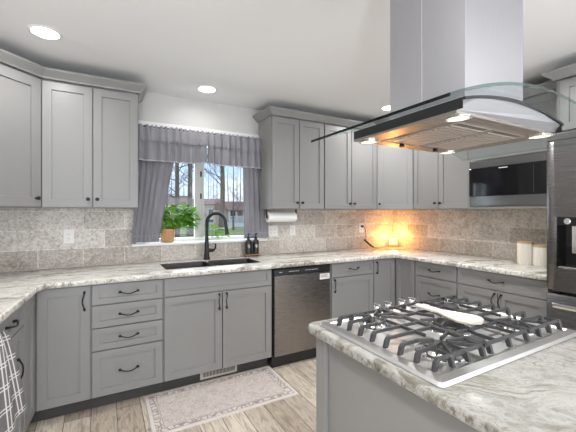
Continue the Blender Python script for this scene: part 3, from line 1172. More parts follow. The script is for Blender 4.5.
for x0, x1 in ((BX0 + .085, HX - .003), (HX + .006, BX1 - .082)):
    b = MB()
    y0, y1 = BY0 + .075, BY1 - .055
    n = 13
    b.box(x0, x1, y0, y1, BZ - .0125, BZ - .0105)
    for i in range(n):
        ya = y0 + .028 + (y1 - y0 - .056) * i / n
        b.box(x0 + .012, x1 - .012, ya, ya + (y1 - y0 - .056) / n * .55, BZ - .0155, BZ - .0126)
    fl = b.build('filter', M['filter'], t)
    for rows in ((y0 + .006, y0 + .016), (y1 - .012, y1 - .022)):
        b = MB()
        for yy in rows:
            for i in range(12):
                xa = x0 + .012 + (x1 - x0 - .03) * i / 12
                b.box(xa, xa + .008, yy, yy + .004, BZ - .0135, BZ - .0126)
        b.build('perforated_grille', M['blackplastic'], fl)
    MB().lathe([(.011, -.012), (.009, -.002), (.006, 0)], ((x0 + x1) / 2, y1 - .017, BZ - .0136), 12).build('filter_knob', M['black'], fl, True)
for x in (BX0 + .046, BX1 - .042):
    for y in (BY0 + .045, BY1 - .03):
        o = MB().lathe([(.036, -.0035), (.036, 0), (.030, 0), (.030, -.0035)], (x, y, BZ - .0104), 24, False, False).build('light', M['chrome'], t, True)
        MB().lathe([(.0295, -.002), (.0295, -.0002)], (x, y, BZ - .0104), 24).build('lens', M['hoodlens'], o, True)
        area_light('hood_lamp', (x - HX, y + 1.82, BZ - .016 - 1.64), (0, 0, 0), .055, .055, .10, (1, .95, .86), 'DISK', 150, t)
# chimney: two telescoping steel covers
CX0, CX1, CY0, CY1 = 1.037, 1.369, -1.973, -1.668
b = MB()
cz = arch(CX0) + .012
b.box(CX0, CX1, CY0, CY1, cz, 2.20)
b.build('chimney', M['hoodsteel'], t)
b = MB()
b.box(CX0 + .0015, CX1 - .0015, CY0 + .0015, CY1 - .0015, 2.20, ZC - .0005)
b.build('chimney', M['hoodsteel'], t)
b = MB()
b.box(CX0 - .0012, CX0 - .0002, -1.8165, -1.8140, cz, ZC - .001)
b.build('chimney_seam', M['chrome'], t)
b = MB()
for x in (CX0 - .02, CX1 + .02):
    for y in (CY0 + .04, CY1 - .04):
        b.lathe([(.012, .0085), (.012, .014), (.008, .017)], (x, y, arch(x)), 14)
b.build('glass_fixing', M['chrome'], t, True)

# ------------------------------------------------------------------ cooktop
t = thing('gas_cooktop', 'stainless five-burner gas cooktop set in the island', 'cooktop', (1.20, -1.79, .918))
KX0, KX1, KY0, KY1 = .812, 1.590, -2.060, -1.512
b = MB()
rr = lambda i, z: [(x, y, z) for x, y in rounded_rect(KX0 + i, KX1 - i, KY0 + i, KY1 - i, max(.012 - i * .3, .004), 3)]
b.loft([rr(.004, .9178), rr(0, .920), rr(.006, .929), rr(.030, .934), rr(.034, .930), rr(.042, .9285)])
tray = b.build('tray', M['steel'], t, True)
burn = [(.985, -1.645, .036), (.985, -1.925, .046), (1.201, -1.80, .055), (1.417, -1.645, .042), (1.417, -1.925, .036)]
for x, y, r in burn:
    o = MB().lathe([(r + .030, 0), (r + .028, .003), (r + .010, .0045), (r + .006, .010), (r, .014), (r - .004, .014)], (x, y, .9287), 28).build('burner', M['chrome'], t, True)
    MB().lathe([(r - .002, 0), (r, .003), (r - .002, .008), (r - .012, .010)], (x, y, .9429), 28).build('burner_cap', M['iron'], o, True)
for x in (1.095, 1.160, 1.245, 1.310):
    o = MB().lathe([(.021, 0), (.021, .006), (.016, .009), (.0145, .026), (.012, .030)], (x, KY1 - .026, .9335), 20).build('knob', M['chrome'], t, True)
    MB().box(x - .005, x + .005, KY1 - .045, KY1 - .007, .9600, .9720, .003).build('grip', M['chrome'], o)
GZ = .968
BH, BWD = .010, .0044


def gbar(b, p, q, zt=GZ, w=BWD, h=BH):
    p, q = Vector((p[0], p[1], 0)), Vector((q[0], q[1], 0))
    d = (q - p).normalized()
    s = Vector((-d.y, d.x, 0)) * w
    r = lambda c, ww=1.0: [(c.x + s.x, c.y + s.y, zt - h), (c.x - s.x, c.y - s.y, zt - h), (c.x - s.x * .7, c.y - s.y * .7, zt), (c.x + s.x * .7, c.y + s.y * .7, zt)]
    b.loft([r(p), r(q)])


def gleg(b, p, outdir):
    d = Vector((outdir[0], outdir[1], 0))
    s = Vector((-d.y, d.x, 0)) * .0054
    c = Vector((p[0], p[1], 0))
    prof = [(-.014, GZ), (.002, GZ - .002), (.010, GZ - .010), (.016, .9340), (.002, .9340), (-.006, GZ - .012)]
    b.loft([[(c.x + d.x * o + k * s.x, c.y + d.y * o + k * s.y, z) for o, z in prof] for k in (-1, 1)])


XA = [KX0 + .047, 1.073, 1.329, KX1 - .047]
YA0, YA1 = KY0 + .052, KY1 - .078
for gi in range(3):
    x0, x1 = XA[gi] + (.003 if gi else 0), XA[gi + 1] - (.003 if gi < 2 else 0)
    b = MB()
    xm = (x0 + x1) / 2
    ys = [YA0 + (YA1 - YA0) * i / 7 for i in range(8)]
    if gi != 1:
        inner_x, outer_x, od = (x1, x0, -1) if gi == 0 else (x0, x1, 1)
        gbar(b, (inner_x, YA0 - .01), (inner_x, YA1 + .01))
        cs = [burn[1], burn[0]] if gi == 0 else [burn[4], burn[3]]
        for i, y in enumerate(ys):
            c = cs[0] if i < 4 else cs[1]
            k = i % 4
            if k in (0, 3):
                gbar(b, (outer_x, y), (inner_x, y))
            else:
                tx = c[0] + od * .016
                ty = c[1] + (-.010 if k == 1 else .010)
                gbar(b, (outer_x, y), (outer_x - od * .07, y))
                gbar(b, (outer_x - od * .068, y), (tx, ty))
                gbar(b, (inner_x, y), (c[0] - od * .018, ty))
            gleg(b, (outer_x, y), (od, 0))
        for c, yy in ((cs[0], YA0), (cs[1], YA1)):
            s = 1 if c is cs[0] else -1
            for dx in (-.028, .028):
                gbar(b, (c[0] + dx * 2.2, ys[0] if s > 0 else ys[-1]), (c[0] + dx * .4, c[1] - s * .018))
        for xx in (x0 + .055, xm + .02, x1 - .012):
            gleg(b, (xx, YA0), (0, -1))
            gbar(b, (xx, YA0), (xx, YA0 + .04))
            gleg(b, (xx, YA1), (0, 1))
        gbar(b, (cs[0][0], cs[0][1] + .055), (cs[1][0], cs[1][1] - .055))
    else:
        for xx in (x0 + .004, x1 - .004):
            gbar(b, (xx, YA0 - .01), (xx, YA1 + .01))
        c = burn[2]
        for k in range(8):
            a = R(22.5 + 45 * k)
            p1 = Vector((c[0] + .05 * math.cos(a), c[1] + .05 * math.sin(a)))
            L = .110 if abs(math.cos(a)) > .7 else .155
            p2 = Vector((c[0] + L * math.cos(a), c[1] + L * math.sin(a)))
            p2.x = min(max(p2.x, x0 + .004), x1 - .004)
            gbar(b, p1, p2)
            if abs(math.cos(a)) < .7:
                gbar(b, p2, (p2.x, YA0 if p2.y < c[1] else YA1))
        for y in (YA0, YA0 + .10, YA1 - .10, YA1):
            gbar(b, (x0, y), (x1, y))
        for xx in (x0 + .02, xm, x1 - .02):
            gleg(b, (xx, YA0), (0, -1))
            gleg(b, (xx, YA1), (0, 1))
    b.build('grate', M['iron'], t)

# spoon rest lying across the grates
b = MB()
sp0, sp1 = Vector((1.200, -1.650, 0)), Vector((1.208, -1.922, 0))
ax = (sp1 - sp0).normalized()
sd = Vector((-ax.y, ax.x, 0))
Lm = (sp1 - sp0).length
secs = []
for i in range(25):
    u_ = i / 24
    if u_ < .42:
        w = .019 + .004 * math.sin(u_ * 7) - (.012 * (1 - u_ / .05) if u_ < .05 else 0)
    else:
        q = (u_ - .42) / .58
        w = .022 + .039 * math.sin(min(q * 1.18, 1) * math.pi / 2 if q < .6 else math.pi / 2) * 1.0
        if q > .6:
            w *= math.sqrt(max(0.0, 1 - ((q - .6) / .4) ** 2)) * .995 + .005
    dish = 0 if u_ < .45 else .010 * math.sin((u_ - .45) / .55 * math.pi)
    c = sp0 + ax * (Lm * u_)
    zr = GZ + .0140
    ring = []
    for k in range(-4, 5):
        s_ = k / 4
        ring.append((c.x + sd.x * w * s_, c.y + sd.y * w * s_, zr - dish * (1 - s_ * s_) + .003 * s_ * s_))
    for k in range(4, -5, -1):
        s_ = k / 4
        ring.append((c.x + sd.x * w * s_ * .96, c.y + sd.y * w * s_ * .96, zr - .006 - min(dish, .0075) * (1 - s_ * s_) + .002 * s_ * s_))
    secs.append(ring)
b.loft(secs)
tag(b.build('spoon_rest', M['spoon'], None, True, 60), 'cream spoon-shaped spoon rest lying across the cooktop grates', 'spoon rest')

# ------------------------------------------------------------------ window dressing
ROD_Y, ROD_Z = .578, 2.122
t = thing('curtain_rod', 'thin black curtain rod across the top of the window', 'curtain rod', (.93, ROD_Y, ROD_Z))
MB().tube([(.315, ROD_Y, ROD_Z), (1.572, ROD_Y, ROD_Z)], .0065, 10).build('rod', M['black'], t, True)
for x in (.322, 1.572):
    if x > 1: MB().lathe([(.004, -.012), (.012, -.006), (.013, .004), (.006, .012)], (x + .006, ROD_Y, ROD_Z), 12).build('finial', M['black'], t, True)
for x in (.3245, 1.5685):
    b = MB()
    b.box(x - .007, x + .007, ROD_Y + .007, .6215, ROD_Z - .006, ROD_Z + .006)
    b.build('bracket', M['black'], t)


def cloth(name, x0f, x1f, z0f, z1f, yfun, mat, nx=90, nz=30, thick=.0016):
    """hanging cloth sheet with thickness: x from x0f(t) to x1f(t), t = 0 top .. 1 bottom"""
    b = MB()
    front, back = [], []
    for j in range(nz + 1):
        tt = j / nz
        rf, rb = [], []
        for i in range(nx + 1):
            s = i / nx
            x = x0f(tt) + (x1f(tt) - x0f(tt)) * s
            z = z1f(s) + (z0f(s) - z1f(s)) * tt
            y = yfun(s, tt)
            rf.append(b.v((x, y, z)))
            rb.append(b.v((x, y + thick, z)))
        front.append(rf)
        back.append(rb)
    for j in range(nz):
        for i in range(nx):
            b.face([front[j][i], front[j][i + 1], front[j + 1][i + 1], front[j + 1][i]])
            b.face([back[j][i], back[j + 1][i], back[j + 1][i + 1], back[j][i + 1]])
    for j in range(nz):
        b.face([front[j][0], front[j + 1][0], back[j + 1][0], back[j][0]])
        b.face([front[j][nx], back[j][nx], back[j + 1][nx], front[j + 1][nx]])
    for i in range(nx):
        b.face([front[0][i], back[0][i], back[0][i + 1], front[0][i + 1]])
        b.face([front[nz][i], front[nz][i + 1], back[nz][i + 1], back[nz][i]])
    return b, front


def nz1(a, b_=0.0, c=0.0):
    return noise.noise(Vector((a, b_, c)))


def valance(x0, x1, seed, label, arch_side):
    t = thing('valance', label, 'valance', ((x0 + x1) / 2, ROD_Y, 1.83), 'valances on the curtain rod')
    nf = 9

    def yf(s, tt):
        a = .0065 + .013 * min(1, tt * 1.5)
        return ROD_Y - .026 + a * math.sin(2 * math.pi * (nf * s + .6 * nz1(s * 4, seed))) * (.75 + .4 * nz1(s * 6, tt, seed)) - .006 * tt

    def ztop(s):
        return ROD_Z - .026 + .042 * abs(math.sin(math.pi * (15 * s + .5 * nz1(s * 9, seed)) + seed)) ** .7 + .006 * nz1(s * 30, seed)

    def zbot(s):
        e = (1 - s) if arch_side == 'r' else s
        return 1.816 + .014 * math.exp(-(e / .12) ** 2) + .004 * nz1(s * 8, seed)
    b, fr = cloth('v', lambda q: x0, lambda q: x1, zbot, ztop, yf, M['curtain'], 150, 26)
    o = b.build('panel', M['curtain'], t, True, 80)

    def band(ta, tb, sa, sb, name='trim_band'):
        def y2(s, tt):
            return yf(sa + (sb - sa) * s, ta + (tb - ta) * tt) - .0022

        def zz(s_, q):
            ss = sa + (sb - sa) * s_
            return ztop(ss) + (zbot(ss) - ztop(ss)) * q
        bb, _ = cloth('b', lambda q: x0 + (x1 - x0) * sa, lambda q: x0 + (x1 - x0) * sb, lambda s: zz(s, tb), lambda s: zz(s, ta), y2, M['curtrim'], max(6, int(150 * (sb - sa))), 2, .0012)
        bb.build(name, M['curtrim'] if name == 'trim_band' else M['curline'], o, True, 80)
    band(.965, .995, .0, 1.0)
    def tier(ta, tb, off, name):
        bb, _ = cloth('b', lambda q: x0 + .002, lambda q: x1 - .002, lambda s: ztop(s) + (zbot(s) - ztop(s)) * (tb + .03 * nz1(s * 5, seed + 3)), lambda s: ztop(s) - .004, lambda s, q: yf(s, ta + (tb - ta) * q) - off * (.4 + .6 * q) + .003 * math.sin(40 * s + seed), M['curtain'], 150, 10, .0012)
        bb.build(name, M['curtain'], o, True, 80)
    tier(.03, .44, .010, 'upper_ruffle')
    if arch_side == 'l':
        band(.52, .53, .12, .80, 'stitched_line')
    else:
        band(.50, .508, .30, .85, 'stitched_line')
    # tie loops gripping the rod
    for k in range(11):
        x = x0 + (x1 - x0) * (k + .5 + .2 * math.sin(k * 2.3 + seed)) / 11
        bb = MB()
        bb.tube([(x + .006 * math.cos(a), ROD_Y + .014 * math.cos(a), ROD_Z + .014 * math.sin(a)) for a in [2 * math.pi * i / 10 for i in range(10)]], .0032, 6, closed=True)
        bb.build('ring', M['black'], t, True)


valance(.318, .935, 1.3, 'grey linen valance covering the left half of the window top', 'r')
valance(.940, 1.560, 4.1, 'grey linen valance covering the right half of the window top', 'l')


def curtain(x0t, x1t, x0b, x1b, seed, label, nf, wave):
    t = thing('curtain', label, 'curtain', ((x0b + x1b) / 2, ROD_Y + .012, 1.1), 'curtains at the window')
    f = lambda a, c, p: (lambda q: a + (c - a) * q ** p)

    def yf(s, tt):
        return ROD_Y + .016 + .013 * math.sin(2 * math.pi * (nf * s + .35 * nz1(s * 3, tt * .7, seed))) * (.7 + .3 * nz1(s * 5, tt * 2, seed))
    b, _ = cloth('c', f(x0t, x0b, 2.0), f(x1t, x1b, .8), lambda s: 1.101 + .004 * nz1(s * 5, seed), lambda s: 2.10, yf, M['curtain'], 100, 30)
    b.build('panel', M['curtain'], t, True, 80)
    bb, _ = cloth('c', f(x0b, x0b, 1), f(x1b, x1b, 1), lambda s: 1.155, lambda s: 1.158, lambda s, q: yf(s, .95) - .002, M['curtrim'], 60, 1, .001)
    bb.build('hem_line', M['curtrim'], t)


curtain(.335, .715, .285, .510, 2.2, 'grey linen curtain drawn to the left side of the window', 5.5, 1)
curtain(1.315, 1.545, 1.330, 1.612, 6.7, 'grey linen curtain at the right side of the window', 4.5, 1)

# ------------------------------------------------------------------ plants on the sill


def leaf(b, base, d, up, L, Wd, droop):
    d = d.normalized()
    s = d.cross(up).normalized()
    u2 = s.cross(d).normalized()
    prof = [(0, .10), (.12, .62), (.30, 1.0), (.52, .92), (.75, .55), (.92, .18), (1.0, .02)]
    rows = []
    for tt, w in prof:
        c = base + d * (L * tt) - u2 * (droop * L * tt * tt)
        rows.append([b.v(c + s * (Wd * w * .5) + u2 * (.12 * Wd * w)), b.v(c), b.v(c - s * (Wd * w * .5) + u2 * (.12 * Wd * w))])
    for p, q in zip(rows, rows[1:]):
        for i in (0, 1):
            b.face([p[i], p[i + 1], q[i + 1], q[i]])


def plant(t, origin, spread, n, L0, ymin, ymax, zmin, stems_r=.002):
    bl, bs = MB(), MB()
    for i in range(n):
        tgt = None
        for _ in range(40):
            p = Vector((origin.x + random.uniform(*spread[0]), random.uniform(ymin + .02, ymax - .02), origin.z + random.uniform(*spread[2])))
            if p.z > zmin + .02:
                tgt = p
                break
        if tgt is None: continue
        mid = (origin + tgt) / 2 + Vector((0, 0, .03))
        mid.y = min(max(mid.y, ymin), ymax)
        bs.tube([origin, mid, tgt], [stems_r, stems_r, stems_r * .6], 5)
        for k in range(2):
            dr = Vector((random.uniform(-1, 1) + (tgt.x - origin.x) * 3, random.uniform(-.8, .25), random.uniform(-.35, .6)))
            L = L0 * random.uniform(.7, 1.2)
            dn_ = dr.normalized() * L
            if tgt.y + dn_.y < ymin: dr.y = abs(dr.y) * .3
            if tgt.y + dn_.y > ymax: dr.y = -abs(dr.y)
            if tgt.z + dn_.z < zmin + .02: dr.z = .35
            leaf(bl, tgt, dr, Vector((0, -.25, 1)), L, L * .72, random.uniform(.05, .3))
    bs.build('stems', M['stem'], t, True)
    bl.build('leaves', M['leaf'], t, True, 80, recalc=False)


random.seed(21)
pc = Vector((.603, .693, WZ0 + .0008))
t = thing('potted_plant', 'bushy green pothos in a round tan pot on the window sill', 'plant', tuple(pc))
MB().lathe([(.046, 0), (.056, .012), (.064, .06), (.066, .12), (.060, .126), (.057, .118), (.054, .085)], tuple(pc), 26, True, False).build('pot', M['cork'], t, True)
MB().lathe([(.0545, .095), (.03, .101), (.002, .103)], tuple(pc), 20).build('soil', M['soil'], t, True)
plant(t, pc + Vector((0, 0, .10)), ((-.07, .25), None, (.02, .24)), 95, .075, .628, .744, WZ0 + .03)
random.seed(33)
pc2 = Vector((1.075, .70, WZ0 + .0008))
t = thing('glass_vase', 'small glass vase of leafy cuttings on the sill behind the faucet', 'vase', tuple(pc2))
MB().lathe([(.024, 0), (.028, .004), (.028, .045), (.016, .06), (.018, .075)], tuple(pc2), 20, True, False).build('jar', M['glass'], t, True)
plant(t, pc2 + Vector((0, 0, .06)), ((-.10, .13), None, (-.015, .06)), 16, .062, .60, .77, WZ0 + .01)

# ------------------------------------------------------------------ outlets, paper towel, lamp, canisters


def outlet(x, z, w, label, n, group='wall outlets on the tile'):
    t = thing('wall_outlet', label, 'outlet', (x, .633, z), group)
    MB().box(x - w / 2, x + w / 2, .6272, .6329, z - .058, z + .058, .002).build('plate', M['white'], t)
    for k in range(n):
        xc = x + (k - (n - 1) / 2) * .046
        o = MB().box(xc - .017, xc + .017, .6255, .6271, z - .033, z + .033, .001).build('socket', M['white'], t)
        b = MB()
        for dz in (-.018, .018):
            b.box(xc - .007, xc - .005, .6249, .6256, z + dz - .004, z + dz + .005)
            b.box(xc + .005, xc + .007, .6249, .6256, z + dz - .004, z + dz + .005)
            b.box(xc - .002, xc + .002, .6249, .6256, z + dz - .011, z + dz - .008)
        b.build('slots', M['kick'], o)


outlet(-.172, 1.170, .072, 'white wall outlet on the tile left of the window', 1)
outlet(1.672, 1.165, .118, 'wide white switch plate below the left end of the paper towels', 2)
outlet(1.918, 1.165, .072, 'narrow white outlet below the right end of the paper towels', 1)
outlet(2.915, 1.172, .072, 'white outlet with a black cord plugged in, near the corner', 1)

t = thing('paper_towel_holder', 'black bracket holding the paper towels under the wall cabinet', 'holder', (1.70, .46, 1.33))
TY, TZ = .47, 1.318
b = MB()
b.tube([(1.520, TY, TZ), (1.872, TY, TZ)], .006, 10)
b.build('bar', M['black'], t, True)
for x in (1.522, 1.868):
    b = MB()
    b.box(x - .003, x + .003, TY - .012, TY + .012, TZ - .014, 1.3975, .001)
    b.lathe([(.02, -.0005), (.02, .0005)], (x, TY, TZ), 12)
    b.build('arm', M['black'], t)
b = MB().frame((1.532, TY, TZ), (0, 1, 0), (0, 0, 1), (1, 0, 0))
b.loft([[(r * math.cos(2 * math.pi * k / 36), r * math.sin(2 * math.pi * k / 36), z) for k in range(36)] for r, z in ((.018, 0), (.050, 0), (.052, .002), (.052, .318), (.050, .320), (.018, .320), (.018, 0))], False, False)
tag(b.build('paper_towel_roll', M['paper'], None, True), 'white paper towel roll under the wall cabinet right of the window', 'paper towels')

# lamp in the corner
lc = Vector((3.372, .541, .9178))
t = thing('corner_lamp', 'small glowing amber lamp on a wooden base in the counter corner', 'lamp', tuple(lc))
pts = lambda hw, hd, z: [(lc.x + s2 * (a * hw) + s2 * (c * hd), lc.y - s2 * (a * hw) + s2 * (c * hd), lc.z + z) for a, c in ((-1, -1), (1, -1), (1, 1), (-1, 1))]
MB().loft([pts(.060, .038, 0), pts(.062, .040, .004), pts(.062, .040, .022), pts(.058, .037, .026)]).build('base', M['wood'], t)
b = MB()
random.seed(5)
for k in range(9):
    a = (k % 3 - 1) * .034
    z = .046 + (k // 3) * .026
    cc = Vector((lc.x + s2 * a, lc.y - s2 * a, lc.z + z))
    r = .019
    b.lathe([(r * .55, -r * .8), (r * .95, -r * .3), (r, r * .2), (r * .6, r * .8), (r * .1, r)], tuple(cc), 9)
b.build('glow_stones', M['amber'], t)
b = MB()
for a in (-.054, -.027, 0, .027, .054):
    for c in (-.032, .032):
        p = Vector((lc.x + s2 * a + s2 * c, lc.y - s2 * a + s2 * c, lc.z))
        b.tube([p + Vector((0, 0, .02)), p + Vector((0, 0, .105))], .0018, 6)
for z in (.06, .105):
    q = pts(.054, .032, z)
    b.tube(q, .0018, 6, closed=True)
b.build('wire_basket', M['black'], t)
L = bpy.data.lights.new('corner_lamp_light', 'POINT')
L.energy, L.color, L.shadow_soft_size = 4.0, (1.0, .45, .12), .05
lo = bpy.data.objects.new('corner_lamp_light', L)
COL.objects.link(lo)
lo.parent = t
lo.location = (-.045, -.045, .15)
# cord and adapter
t = thing('lamp_cord', 'black cord from the corner outlet to the adapter lying on the counter', 'cord', (2.88, .60, .918))
MB().box(2.900, 2.930, .600, .6245, 1.178, 1.205, .004).build('plug', M['blackplastic'], t)
pts_ = [(2.922, .605, 1.19), (2.940, .592, 1.175), (2.950, .585, 1.10), (2.945, .58, 1.04), (2.925, .573, 1.018)]
MB().tube(pts_, .0035, 7).build('cable', M['blackplastic'], t, True)
MB().tube([(2.915, .578, 1.028), (3.00, .548, .950), (3.035, .54, .9325)], [.011, .012, .010], 10).build('adapter', M['blackplastic'], t, True)
MB().tube([(3.03, .54, .930), (3.08, .54, .9215), (3.14, .52, .9212), (3.20, .535, .9212), (3.235, .532, .9212)], .0028, 7).build('cable', M['blackplastic'], t, True)

# canisters
for x, y, h, r, lab in ((3.255, -1.075, .180, .058, 'taller cream ribbed canister with wooden lid beside the refrigerator'), (3.255, -1.194, .158, .055, 'shorter cream ribbed canister with wooden lid, nearest the refrigerator')):
    t = thing('canister', lab, 'canister', (x, y, .918), 'ribbed canisters on the counter')
    b = MB()
    seg = 88
    ring = lambda rr_, z, rib=True: [(x + (rr_ * (1 + (.035 * math.cos(22 * 2 * math.pi * k / seg) if rib else 0))) * math.cos(2 * math.pi * k / seg), y + (rr_ * (1 + (.035 * math.cos(22 * 2 * math.pi * k / seg) if rib else 0))) * math.sin(2 * math.pi * k / seg), .918 + z) for k in range(seg)]
    b.loft([ring(r * .94, 0, False), ring(r * .98, .006), ring(r, .015), ring(r, h - .012), ring(r * .97, h, False)])
    b.build('body', M['ceramic'], t, True, 60)
    MB().lathe([(r * .97, 0), (r * 1.0, .002), (r * 1.0, .014), (r * .96, .017)], (x, y, .9183 + h), 30).build('lid', M['palewood'], t, True)

# ------------------------------------------------------------------ rug, toe-kick register, towel
b = MB()
rx0, rx1, ry0, ry1 = .335, 1.355, -.452, .068
b.loft([[(x, y, z) for x, y in rounded_rect(rx0 + i, rx1 - i, ry0 + i, ry1 - i, .012, 3)] for i, z in ((0, .0012), (0, .006), (.003, .009))])
tag(b.build('rug', M['rug'], None), 'faded pink and cream patterned runner rug before the sink cabinet', 'rug')

t = thing('floor_register', 'beige louvred vent set in the toe kick under the sink cabinet', 'vent', (.91, .09, .012))
b = MB()
VX0, VX1, VZ0, VZ1 = .755, 1.065, .016, .098
b.box(VX0, VX1, .088, .0945, VZ0, VZ0 + .014)
b.box(VX0, VX1, .088, .0945, VZ1 - .014, VZ1)
b.box(VX0, VX0 + .02, .088, .0945, VZ0 + .014, VZ1 - .014)
b.box(VX1 - .02, VX1, .088, .0945, VZ0 + .014, VZ1 - .014)
b.build('frame', M['vent'], t)
MB().box(VX0 + .02, VX1 - .02, .0925, .0945, VZ0 + .014, VZ1 - .014).build('backing', M['blackplastic'], t)
b = MB()
for i in range(22):
    x = VX0 + .026 + (VX1 - VX0 - .06) * i / 21
    b.box(x, x + .0045, .0885, .0922, VZ0 + .014, VZ1 - .014)
b.build('louvres', M['vent'], t)

# towel gathered over the drawer pull, flaring downwards
b = MB()
n_s, n_t = 60, 26
uvl = {}
grid = []
for j in range(n_t + 1):
    tt = j / n_t
    row = []
    for i in range(n_s + 1):
        s = i / n_s
        half = .15 + .27 * tt ** .75
        a = .93 + (s - .5) * 2 * half * (1.0 if s < .5 else .8)
        zt = .872 - .02 * abs(s - .5)
        z = zt - (zt - (.395 + .05 * s)) * tt
        out = DOOR_T + .052 + .012 * math.sin(s * 2 * math.pi * 4.5 + 1.0) * (1 - .35 * tt) + .012 * tt
        p = OL + lu * a + ln * out
        row.append((p.x, p.y, z, s, tt))
    grid.append(row)
fv = [[b.v(p[:3]) for p in r_] for r_ in grid]
bv_ = [[b.v((p[0] - ln.x * .004, p[1] - ln.y * .004, p[2])) for p in r_] for r_ in grid]
uv = b.bm.loops.layers.uv.new('UVMap')
look = {}
for r_, g_ in zip(fv, grid):
    for v_, p in zip(r_, g_): look[v_] = (p[3], p[4])
for r_, g_ in zip(bv_, grid):
    for v_, p in zip(r_, g_): look[v_] = (p[3], p[4])
for j in range(n_t):
    for i in range(n_s):
        b.face([fv[j][i], fv[j][i + 1], fv[j + 1][i + 1], fv[j + 1][i]])
        b.face([bv_[j][i], bv_[j + 1][i], bv_[j + 1][i + 1], bv_[j][i + 1]])
for j in range(n_t):
    b.face([fv[j][0], fv[j + 1][0], bv_[j + 1][0], bv_[j][0]])
    b.face([fv[j][n_s], bv_[j][n_s], bv_[j + 1][n_s], fv[j + 1][n_s]])
for i in range(n_s):
    b.face([fv[0][i], bv_[0][i], bv_[0][i + 1], fv[0][i + 1]])
    b.face([fv[n_t][i], fv[n_t][i + 1], bv_[n_t][i + 1], bv_[n_t][i]])
for f_ in b.bm.faces:
    for lp in f_.loops:
        lp[uv].uv = look[lp.vert]
tag(b.build('kitchen_towel', M['towel'], None, True, 80), 'grey and white plaid towel hanging at the left edge', 'towel')

# ------------------------------------------------------------------ ceiling lights
lights = [(-.235, -.13, 'round recessed ceiling light above the left corner cabinet'), (.871, .315, 'round recessed ceiling light in front of the window'), (2.66, -.085, 'round recessed ceiling light beyond the hood chimney'),
          (-.3, -3.3, None), (-.15, -1.75, None), (2.05, -1.30, None), (2.4, -3.5, None), (2.4, -3.7, None)]  # unlabelled ones are added ceiling lamps, unseen, to brighten the room
for x, y, lab in lights:
    t = thing('recessed_light', lab or 'added unseen recessed ceiling light that brightens the room', 'ceiling light', (x, y, ZC), 'recessed ceiling lights')
    MB().lathe([(.088, -.0005), (.086, -.005), (.072, -.007), (.070, -.004), (.070, -.0005)], (x, y, ZC), 32, False, False).build('trim_ring', M['trim'], t, True)
    MB().lathe([(.0695, -.0045), (.0695, -.0015)], (x, y, ZC), 32).build('lens', M['lens'], t, True)
    area_light('recessed_lamp', (0, 0, -.012), (0, 0, 0), .13, .13, (LAMP_POWER * (.25 if 'window' in lab else 1.5 if 'chimney' in lab else .8)) if lab else FILL_LAMP_POWER * (1.7 if x == 2.05 else 1), (1, .985, .96), 'DISK', 160, t)

# ------------------------------------------------------------------ outside the window
GZ0 = -.5
M['lawn'] = N('winter_lawn')
k = M['lawn']
k.base(k.mix(k.ramp(k.noise(k.pos(), .35, 6), [(.35, 0.0), (.65, 1.0)]), (.20, .24, .075), (.36, .33, .16)))
k.set(Roughness=.95)
M['lawn'] = k.m
M['bark'] = plain('grey_brown_bark', (.17, .13, .105), .9, var=.4, scale=9)
M['bark2'] = plain('dark_twig_bark', (.11, .08, .068), .9, var=.3, scale=9)
M['siding'] = plain('beige_siding', (.60, .47, .41), .8, var=.05, scale=2)
M['siding2'] = plain('pink_brick', (.50, .36, .31), .85, var=.12, scale=4)
M['roof'] = plain('brown_shingles', (.25, .145, .115), .9, var=.25, scale=3)
M['hwhite'] = plain('white_porch_paint', (.74, .74, .74), .6, var=.03)
M['dark'] = plain('dark_house_glass', (.05, .055, .065), .2, var=.2)
struct('lawn', MB().box(-60, 110, .90, 160, GZ0 - .2, GZ0), M['lawn'], 'winter lawn outside the window')


def ray_pt(px, tdist):
    r = (px - 288) / F_PX
    y = R(CAM_YAW)
    return Vector((CAM_P[0] + tdist * (math.sin(y) + r * math.cos(y)), CAM_P[1] + tdist * (math.cos(y) - r * math.sin(y)), GZ0))


def house(px, dist, w, dep, hw, hr, rot, wall, label, porch=False, wins=()):
    c = ray_pt(px, dist)
    t = thing('house', label, 'house', tuple(c))
    u = Vector((math.cos(rot), math.sin(rot), 0))
    n = Vector((math.sin(rot), -math.cos(rot), 0))
    fr = lambda: MB().frame(tuple(c), u, n)
    fr().box(-w / 2, w / 2, -dep, 0, 0, hw).build('walls', wall, t)
    b = fr()
    b.loft([[(a, .5, hw - .1), (a, .5, hw + .05), (a, -dep / 2, hw + hr), (a, -dep - .5, hw + .05), (a, -dep - .5, hw - .1)] for a in (-w / 2 - .4, w / 2 + .4)])
    b.build('roof', M['roof'], t)
    for a, z, ww, hh in wins:
        o = fr().box(a - ww / 2 - .1, a + ww / 2 + .1, .001, .05, z - .1, z + hh + .1).build('window', M['hwhite'], t)
        fr().box(a - ww / 2, a + ww / 2, .051, .06, z, z + hh).build('pane', M['dark'], o)
    if porch:
        fr().box(-w / 2, w / 2, .001, 2.2, 0, .55).build('porch_floor', M['hwhite'], t)
        for i in range(7):
            a = -w / 2 + .1 + (w - .2) * i / 6
            fr().box(a - .08, a + .08, 2.0, 2.16, .551, 2.25).build('porch_post', M['hwhite'], t)
        b = fr()
        b.box(-w / 2 + .18, w / 2 - .18, 2.04, 2.10, 1.35, 1.43)
        for i in range(60):
            a = -w / 2 + .25 + (w - .5) * i / 59
            b.box(a - .02, a + .02, 2.05, 2.09, .60, 1.35)
        b.build('railing', M['hwhite'], t)
        b = fr()
        b.loft([[(a, 2.6, 2.10), (a, 2.6, 2.25), (a, .001, 3.3), (a, .001, 3.15)] for a in (-w / 2 - .3, w / 2 + .3)])
        b.build('porch_roof', M['roof'], t)
    return t


